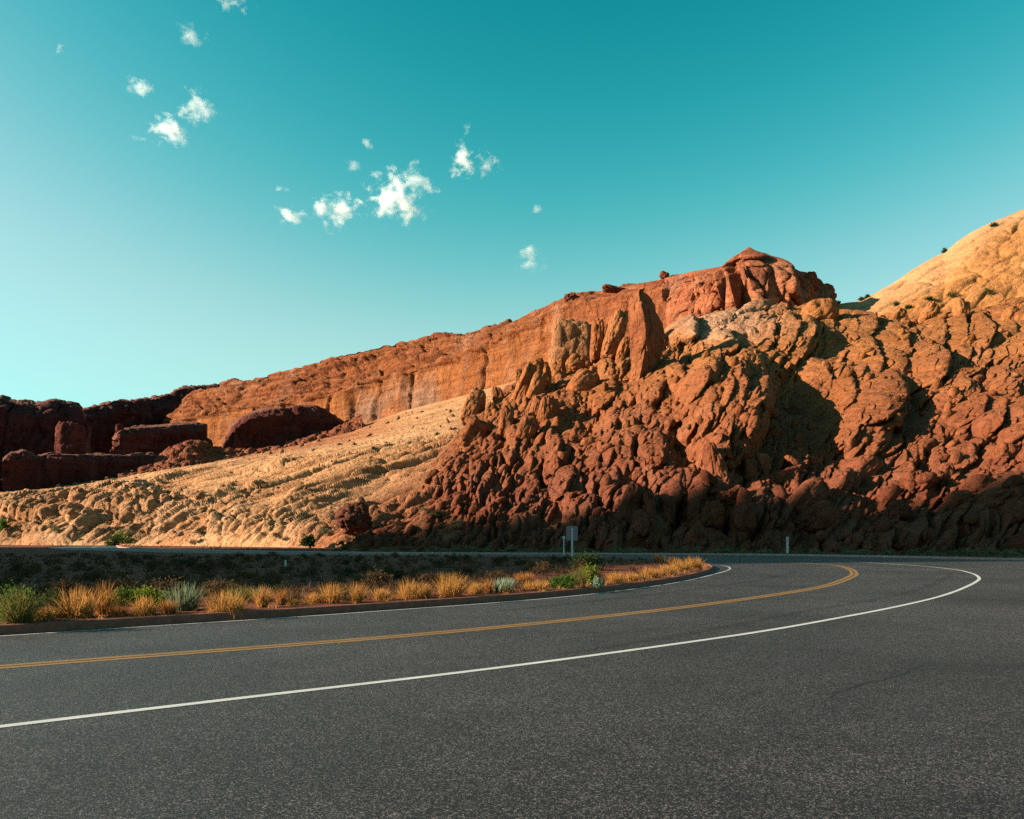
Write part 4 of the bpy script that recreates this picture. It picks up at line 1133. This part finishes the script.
def build_hill_plants(sheets):
    """dark junipers clinging to rims and ledges, at picture positions on the landforms"""
    L = [(664+28, 0)]
    spots = [(944, 252.0, 5, 5, 'lone dark juniper on the skyline of the pale dome'), (994, 225.5, 7, 5, 'small juniper high on the face of the pale dome'),
             (838, 303.5, 6, 5, 'dark juniper in the notch between the butte and the dome'), (861, 299.5, 6, 5, 'dark juniper at the lower left end of the dome skyline'),
             (929, 299, 7, 5, 'juniper on the ledge at the bottom of the dome'), (953, 297, 12, 8, 'widest juniper on the ledge below the dome'),
             (987, 294, 11, 8, 'right hand juniper on the ledge below the dome'), (896, 305, 7, 5, 'left juniper on the ledge below the dome'), (908, 308, 8, 5, 'low juniper beside the left one below the dome'),
             (868, 297, 5, 4, 'tiny juniper beside the lower left end of the dome skyline')]
    P = np.concatenate([S.P[S.v < c].reshape(-1, 3) for S, c in sheets])
    pr = np.stack([CX + F*P[:, 0]/P[:, 1], HY - F*(P[:, 2] - CAMH)/P[:, 1]], -1)
    for k, (px, py, w, h, lab) in enumerate(spots):
        i = np.argsort((pr[:, 0] - px)**2 + (pr[:, 1] - py)**2)[:6]; i = i[np.argmin(P[i, 1])]
        p = P[i]; s = p[1]/F; rg = np.random.default_rng(700 + k)
        v, f, tv, tf = leaves(w*s, h*s, 420, .9*s/.4*.5, rg, clumps=8)
        e = empty('juniper', p - np.array([0, 0, .3])); tag(e, lab, 'tree')
        mesh_np('crown', v, f, M['dark_green'], e, smooth=False); mesh_np('trunk', tv, tf, M['stem'], e)
    p = gpt(124, 548.5); d = 255
    for k, (px, y, d, w, h, lab) in enumerate([(125, 536, 262, 26, 14, 'green desert tree at the foot of the pale slickrock'), (113, 541, 255, 14, 13, 'darker green tree left of the slickrock foot tree'), (3, 524, 300, 10, 12, 'green tree at the left edge below the slickrock'), (308, 540, 180, 12, 12, 'dark shrub at the bright edge of the slickrock')]):
        s = d/F; rg = np.random.default_rng(760 + k); c = wpt(px, y + h*.5, d)
        v, f, tv, tf = leaves(w*s, h*s, 900, .55, rg, clumps=10)
        e = empty('desert_tree', c); tag(e, lab, 'tree')
        mesh_np('crown', v, f, M['green' if k in (0, 2) else 'dark_green'], e, smooth=False); mesh_np('trunk', tv, tf, M['stem'], e)

# ------------------------------------------------------------------ road furniture
M['galv'] = simple_mat('galvanised_steel', (.2, .19, .2), .55, 12, .12, .1, .003, .5)
M['sign_back'] = simple_mat('sign_back', (.24, .098, .125), .5, 3, .1, .1, .003, .5)
M['post_white'] = simple_mat('white_plastic', (.42, .41, .41), .6, 9, .1, .1, .003, .3)
M['reflector'] = simple_mat('reflector', (.35, .35, .33), .3, 9, .1, .1, .003, .6)
M['dark'] = simple_mat('dark_band', (.03, .03, .03), .6, 9, .1)

def boxes(lst):
    import bmesh
    bm = bmesh.new()
    for (x0, y0, z0, x1, y1, z1), bev in lst:
        r = bmesh.ops.create_cube(bm, size=1)
        for v in r['verts']:
            v.co = Vector(((x0 + x1)/2 + v.co.x*(x1 - x0), (y0 + y1)/2 + v.co.y*(y1 - y0), (z0 + z1)/2 + v.co.z*(z1 - z0)))
        if bev:
            es = list({e for v in r['verts'] for e in v.link_edges})
            bmesh.ops.bevel(bm, geom=es, offset=bev, segments=2, affect='EDGES')
    return bm
def bm_obj(name, bm, mat, parent=None, loc=(0, 0, 0)):
    me = bpy.data.meshes.new(name); bm.to_mesh(me); bm.free(); me.materials.append(mat)
    o = bpy.data.objects.new(name, me); COL.objects.link(o); o.location = loc
    if parent: o.parent = parent
    return o

def build_furniture():
    d = 74.0; s = d/F
    e = empty('road_sign', np.array([(572 - CX)*s, d, .12])); e.rotation_euler[2] = math.radians(8)
    tag(e, 'grey backed rectangular road sign on a steel post seen from behind', 'road sign')
    W, Hh, top = 11.6*s, 14.6*s, (HY - 526)*s + 1.48
    import bmesh
    bm = boxes([((-W/2, -.004, top - Hh, W/2, .004, top), 0)])
    vert = [ed for ed in bm.edges if abs(ed.verts[0].co.y - ed.verts[1].co.y) > .004]
    bmesh.ops.bevel(bm, geom=vert, offset=.06, segments=4, affect='EDGES')
    bm_obj('panel', bm, M['sign_back'], e)
    bm_obj('post', boxes([((-.075, -.075, -.3, .075, -.065, top - .15), .002), ((-.075, -.065, -.3, -.06, -.012, top - .15), .002), ((.06, -.065, -.3, .075, -.012, top - .15), .002)]), M['post_white'], e)
    for zz in (top - .3, top - Hh + .25):
        bm_obj('bracket', boxes([((-W*.34, -.03, zz - .03, -.078, -.006, zz + .03), .003), ((.078, -.03, zz - .03, W*.34, -.006, zz + .03), .003)]), M['galv'], e)
    # delineators
    def delin(px, ytop, ybase, d, label, wpx=1.8, z0=0):
        s = d/F; zt = CAMH + (HY - ytop)*s; zb = CAMH + (HY - ybase)*s
        q = empty('delineator_post', np.array([(px - CX)*s, d, zb])); tag(q, label, 'delineator post', 'delineator posts along the road')
        h = zt - zb; w = wpx*s/2
        b = boxes([((-w, -.012, -.2, w, .012, h), .005), ((-w, .012, -.2, -w*.7, .035, h), 0), ((w*.7, .012, -.2, w, .035, h), 0)])
        bm_obj('post', b, M['post_white'], q)
        bm_obj('reflector', boxes([((-w*.75, -.024, h*.78, w*.75, -.0125, h*.95), .003)]), M['reflector'], q)
    delin(787.5, 536.8, 551.5, 95, 'white delineator post on the far verge below the hill', 2.2)
    delin(285.5, 560, 569.5, 47, 'white delineator post in the scrub on the valley floor', 1.7)
    delin(665, 556, 565, 58, 'small grey delineator post behind the kerb tip', 1.2)
    delin(695.5, 556.5, 565, 60, 'thin pale delineator post just beyond the kerb tip', 1.3)
    delin(1021.5, 528.5, 537, 111, 'short white delineator post at the right edge by the hill', 2.2)
    d = 86; s = d/F
    e = empty('marker_post', np.array([(563.8 - CX)*s, d, CAMH + (HY - 555)*s])); tag(e, 'slender post with small round head left of the road sign', 'marker post')
    h = 18.5*s
    bm_obj('post', boxes([((-.06, -.03, -.3, .06, .03, h), .01)]), M['post_white'], e)
    bm = bmesh.new(); bmesh.ops.create_cone(bm, cap_ends=True, segments=24, radius1=.16, radius2=.16, depth=.02)
    from mathutils import Matrix
    bmesh.ops.transform(bm, matrix=Matrix.Translation((0, -.045, h - .1)) @ Matrix.Rotation(math.pi/2, 4, 'X'), verts=bm.verts)
    bm_obj('reflector', bm, M['reflector'], e)

# ------------------------------------------------------------------ clouds
def build_clouds():
    m = bpy.data.materials.new('cloud_vapour'); m.use_nodes = True; nt = m.node_tree; nt.nodes.clear()
    out = nt.nodes.new('ShaderNodeOutputMaterial'); v = nt.nodes.new('ShaderNodeVolumePrincipled')
    v.inputs['Color'].default_value = (1, 1, 1, 1); v.inputs['Anisotropy'].default_value = .3
    tc = nt.nodes.new('ShaderNodeTexCoord'); ln = nt.nodes.new('ShaderNodeVectorMath'); ln.operation = 'LENGTH'
    sp = nt.nodes.new('ShaderNodeSeparateXYZ'); nt.links.new(tc.outputs['Object'], sp.inputs[0])
    cz = nt.nodes.new('ShaderNodeCombineXYZ'); tp = nt.nodes.new('ShaderNodeMath'); tp.operation = 'MULTIPLY_ADD'; tp.inputs[1].default_value = .55; tp.inputs[2].default_value = 1.1
    nt.links.new(sp.outputs[0], tp.inputs[0]); zz = nt.nodes.new('ShaderNodeMath'); zz.operation = 'MULTIPLY'; nt.links.new(sp.outputs[2], zz.inputs[0]); nt.links.new(tp.outputs[0], zz.inputs[1])
    nt.links.new(sp.outputs[0], cz.inputs[0]); nt.links.new(sp.outputs[1], cz.inputs[1]); nt.links.new(zz.outputs[0], cz.inputs[2]); nt.links.new(cz.outputs[0], ln.inputs[0])
    g = nt.nodes.new('ShaderNodeNewGeometry'); mp = nt.nodes.new('ShaderNodeMapping'); mp.inputs['Scale'].default_value = (.016, .016, .02)
    nt.links.new(g.outputs['Position'], mp.inputs[0])
    n = N(nt, 'ShaderNodeTexNoise', Scale=1.3, Detail=7.0, Roughness=.6, Distortion=.25); nt.links.new(mp.outputs[0], n.inputs['Vector'])
    def mth(op, a, b):
        q = nt.nodes.new('ShaderNodeMath'); q.operation = op
        for s, x in zip(q.inputs, (a, b)):
            if hasattr(x, 'links'): nt.links.new(x, s)
            else: s.default_value = x
        return q.outputs[0]
    # density = clamp(noise - radius shape)
    dd = mth('SUBTRACT', mth('ADD', mth('MULTIPLY', mth('SUBTRACT', n.outputs['Fac'], .5), 3.6), .46), mth('MULTIPLY', ln.outputs['Value'], 1.15))
    oi = nt.nodes.new('ShaderNodeObjectInfo')
    dn = mth('MULTIPLY', mth('MAXIMUM', dd, 0.0), mth('MULTIPLY', oi.outputs['Alpha'], .05))
    nt.links.new(dn, v.inputs['Density']); nt.links.new(v.outputs[0], out.inputs['Volume'])
    L = [(397, 202, 56, 45, -38, 'largest white cloud, wedge shaped, in the middle of the cloud bank', 1.1), (340, 210, 44, 34, 15, 'ragged white cloud left of the wedge shaped cloud', 1.0), (293, 215, 34, 17, -10, 'flat white cloud at the left end of the cloud bank', .9),
         (322, 212, 16, 16, 0, 'small puff between the flat cloud and the ragged cloud', .6), (417, 181, 26, 24, -30, 'wispy cloud just above right of the wedge shaped cloud', .45), (281, 189, 18, 8, 0, 'tiny flat wisp above the flat cloud', .5),
         (171, 132, 40, 28, -20, 'bright lower cloud of the pair at upper left', 1.0), (198, 109, 34, 34, -25, 'ragged upper cloud of the pair at upper left', .6), (140, 87, 24, 15, -15, 'small wispy cloud above the pair at upper left', .5),
         (193, 36, 30, 22, 0, 'faint wisp high at upper left', .28), (59, 46, 11, 15, -15, 'small cloud puff nearest the left edge', .6), (235, 4, 28, 14, 0, 'faint cloud cut by the top edge', .4), (137, 137, 14, 10, 0, 'tiny wisp left of the bright lower cloud', .3),
         (463, 162, 18, 28, 10, 'upright puff, left of the two right of centre', .8), (490, 164, 20, 20, 0, 'round puff, right of the two right of centre', .6), (467, 130, 9, 12, 0, 'tiny wisp above the upright puff', .4),
         (529, 258, 30, 26, -20, 'lone cloud low in the sky above the cliff', .7), (368, 145, 10, 10, 0, 'tiny puff alone above the cloud bank', .5), (540, 209, 9, 8, 0, 'faint speck of cloud above the lone low cloud', .4), (352, 168, 10, 16, 10, 'faint wisp above the ragged cloud', .25)]
    iv, if_ = ICO[3]
    D = 3000.0
    for px, py, w, h, ang, lab, den in L:
        s = D/F; c = wpt(px, py, D)
        if max(w, h) < 29: w *= 1.3; h *= 1.3; den *= 1.4
        o = mesh_np('cloud', iv, if_, m)
        o.location = c; o.rotation_euler = (0, math.radians(-ang), 0); o.scale = (w*.78*s, (w + h)*.36*s, h*.78*s)
        o.color = (1, 1, 1, den*(1.0))
        tag(o, lab, 'cloud', 'small white clouds')

# ------------------------------------------------------------------ world, sun, camera
def build_world():
    w = bpy.data.worlds.new('World'); SC.world = w; w.use_nodes = True; nt = w.node_tree; nt.nodes.clear()
    out = nt.nodes.new('ShaderNodeOutputWorld'); bg = nt.nodes.new('ShaderNodeBackground'); sky = nt.nodes.new('ShaderNodeTexSky')
    sky.sky_type = 'NISHITA'; sky.sun_disc = False; sky.sun_elevation = SUN_EL
    sky.sun_rotation = math.atan2(SUN_H[0], SUN_H[1])
    sky.air_density = SKY['air']; sky.dust_density = SKY['dust']; sky.ozone_density = SKY['ozone']
    sep = nt.nodes.new('ShaderNodeSeparateColor'); cmb = nt.nodes.new('ShaderNodeCombineColor'); nt.links.new(sky.outputs[0], sep.inputs[0])
    for i in range(3):
        p = nt.nodes.new('ShaderNodeMath'); p.operation = 'POWER'; p.inputs[1].default_value = SKY['pow'][i]
        q = nt.nodes.new('ShaderNodeMath'); q.operation = 'MULTIPLY'; q.inputs[1].default_value = SKY['mul'][i]
        nt.links.new(sep.outputs[i], p.inputs[0])
        ad = nt.nodes.new('ShaderNodeMath'); ad.operation = 'ADD'; ad.inputs[1].default_value = SKY['sat'][i]; nt.links.new(p.outputs[0], ad.inputs[0])
        dv = nt.nodes.new('ShaderNodeMath'); dv.operation = 'DIVIDE'; nt.links.new(p.outputs[0], dv.inputs[0]); nt.links.new(ad.outputs[0], dv.inputs[1])
        nt.links.new(dv.outputs[0], q.inputs[0]); nt.links.new(q.outputs[0], cmb.inputs[i])
    nt.links.new(cmb.outputs[0], bg.inputs['Color']); bg.inputs['Strength'].default_value = SKY['str']
    nt.links.new(bg.outputs[0], out.inputs['Surface'])
    l = bpy.data.lights.new('sun', 'SUN'); l.energy = 5.0; l.angle = math.radians(.7); l.color = (1.0, .84, .615)
    o = bpy.data.objects.new('sun', l); COL.objects.link(o)
    o.rotation_euler = Vector(SUN_DIR).to_track_quat('Z', 'Y').to_euler(); o.location = (-60, 20, 60)
    c = bpy.data.cameras.new('camera'); co = bpy.data.objects.new('camera', c); COL.objects.link(co)
    c.sensor_fit = 'HORIZONTAL'; c.sensor_width = 36; c.lens = 36*F/1024; c.shift_y = (HY - 409.5)/1024
    c.clip_end = 30000; c.clip_start = .1
    co.location = (0, 0, CAMH); co.rotation_euler = (math.radians(90), 0, 0)
    SC.camera = co
    vs = SC.view_settings; vs.view_transform = 'Standard'; vs.look = 'None'; vs.exposure = SKY['exp']; vs.gamma = 1; vs.use_curve_mapping = False
    SC.cycles.volume_bounces = 6; SC.cycles.max_bounces = 8; SC.cycles.diffuse_bounces = 3
    SC.cycles.use_denoising = False
SKY = dict(air=1.0, dust=.6, ozone=2.0, pow=(7.0, 2.5, 2.5), sat=(14, 7.2, 27.0), mul=(2.8, 6.7, 7.75), str=.05, exp=1.75)

build_world()
build_ground()
build_road()
build_cliff()
build_butte()
PALE = build_pale()
HILL = build_hill()
DOME = build_dome()
build_far_left()
build_shadow_caster()
build_boulders(HILL)
build_landmarks()
rubble('rubble', [HILL], [1000], 5, 'loose broken red rocks strewn over the bouldery hillside', 'rubble', (.3, 1.5),
       lambda px, py: hill_color(np.array([px]), np.array([py]), np.array([0.]))[0], lambda S: (S.v > 1.0) & (S.v < 6) & (S.px < 1040))
rubble('rubble', [PALE], [420], 6, 'loose broken blocks strewn over the pale slickrock slope', 'rubble', (.3, 1.4),
       lambda px, py: np.array([.50, .32, .18]), lambda S: (S.v > 1.2) & (S.v < 3.9) & (S.px > -20) & (S.px < 520))
build_plants()
build_scrub()
build_hill_plants([(DOME, 4.1), (HILL, 6.1)])
build_furniture()
build_clouds()
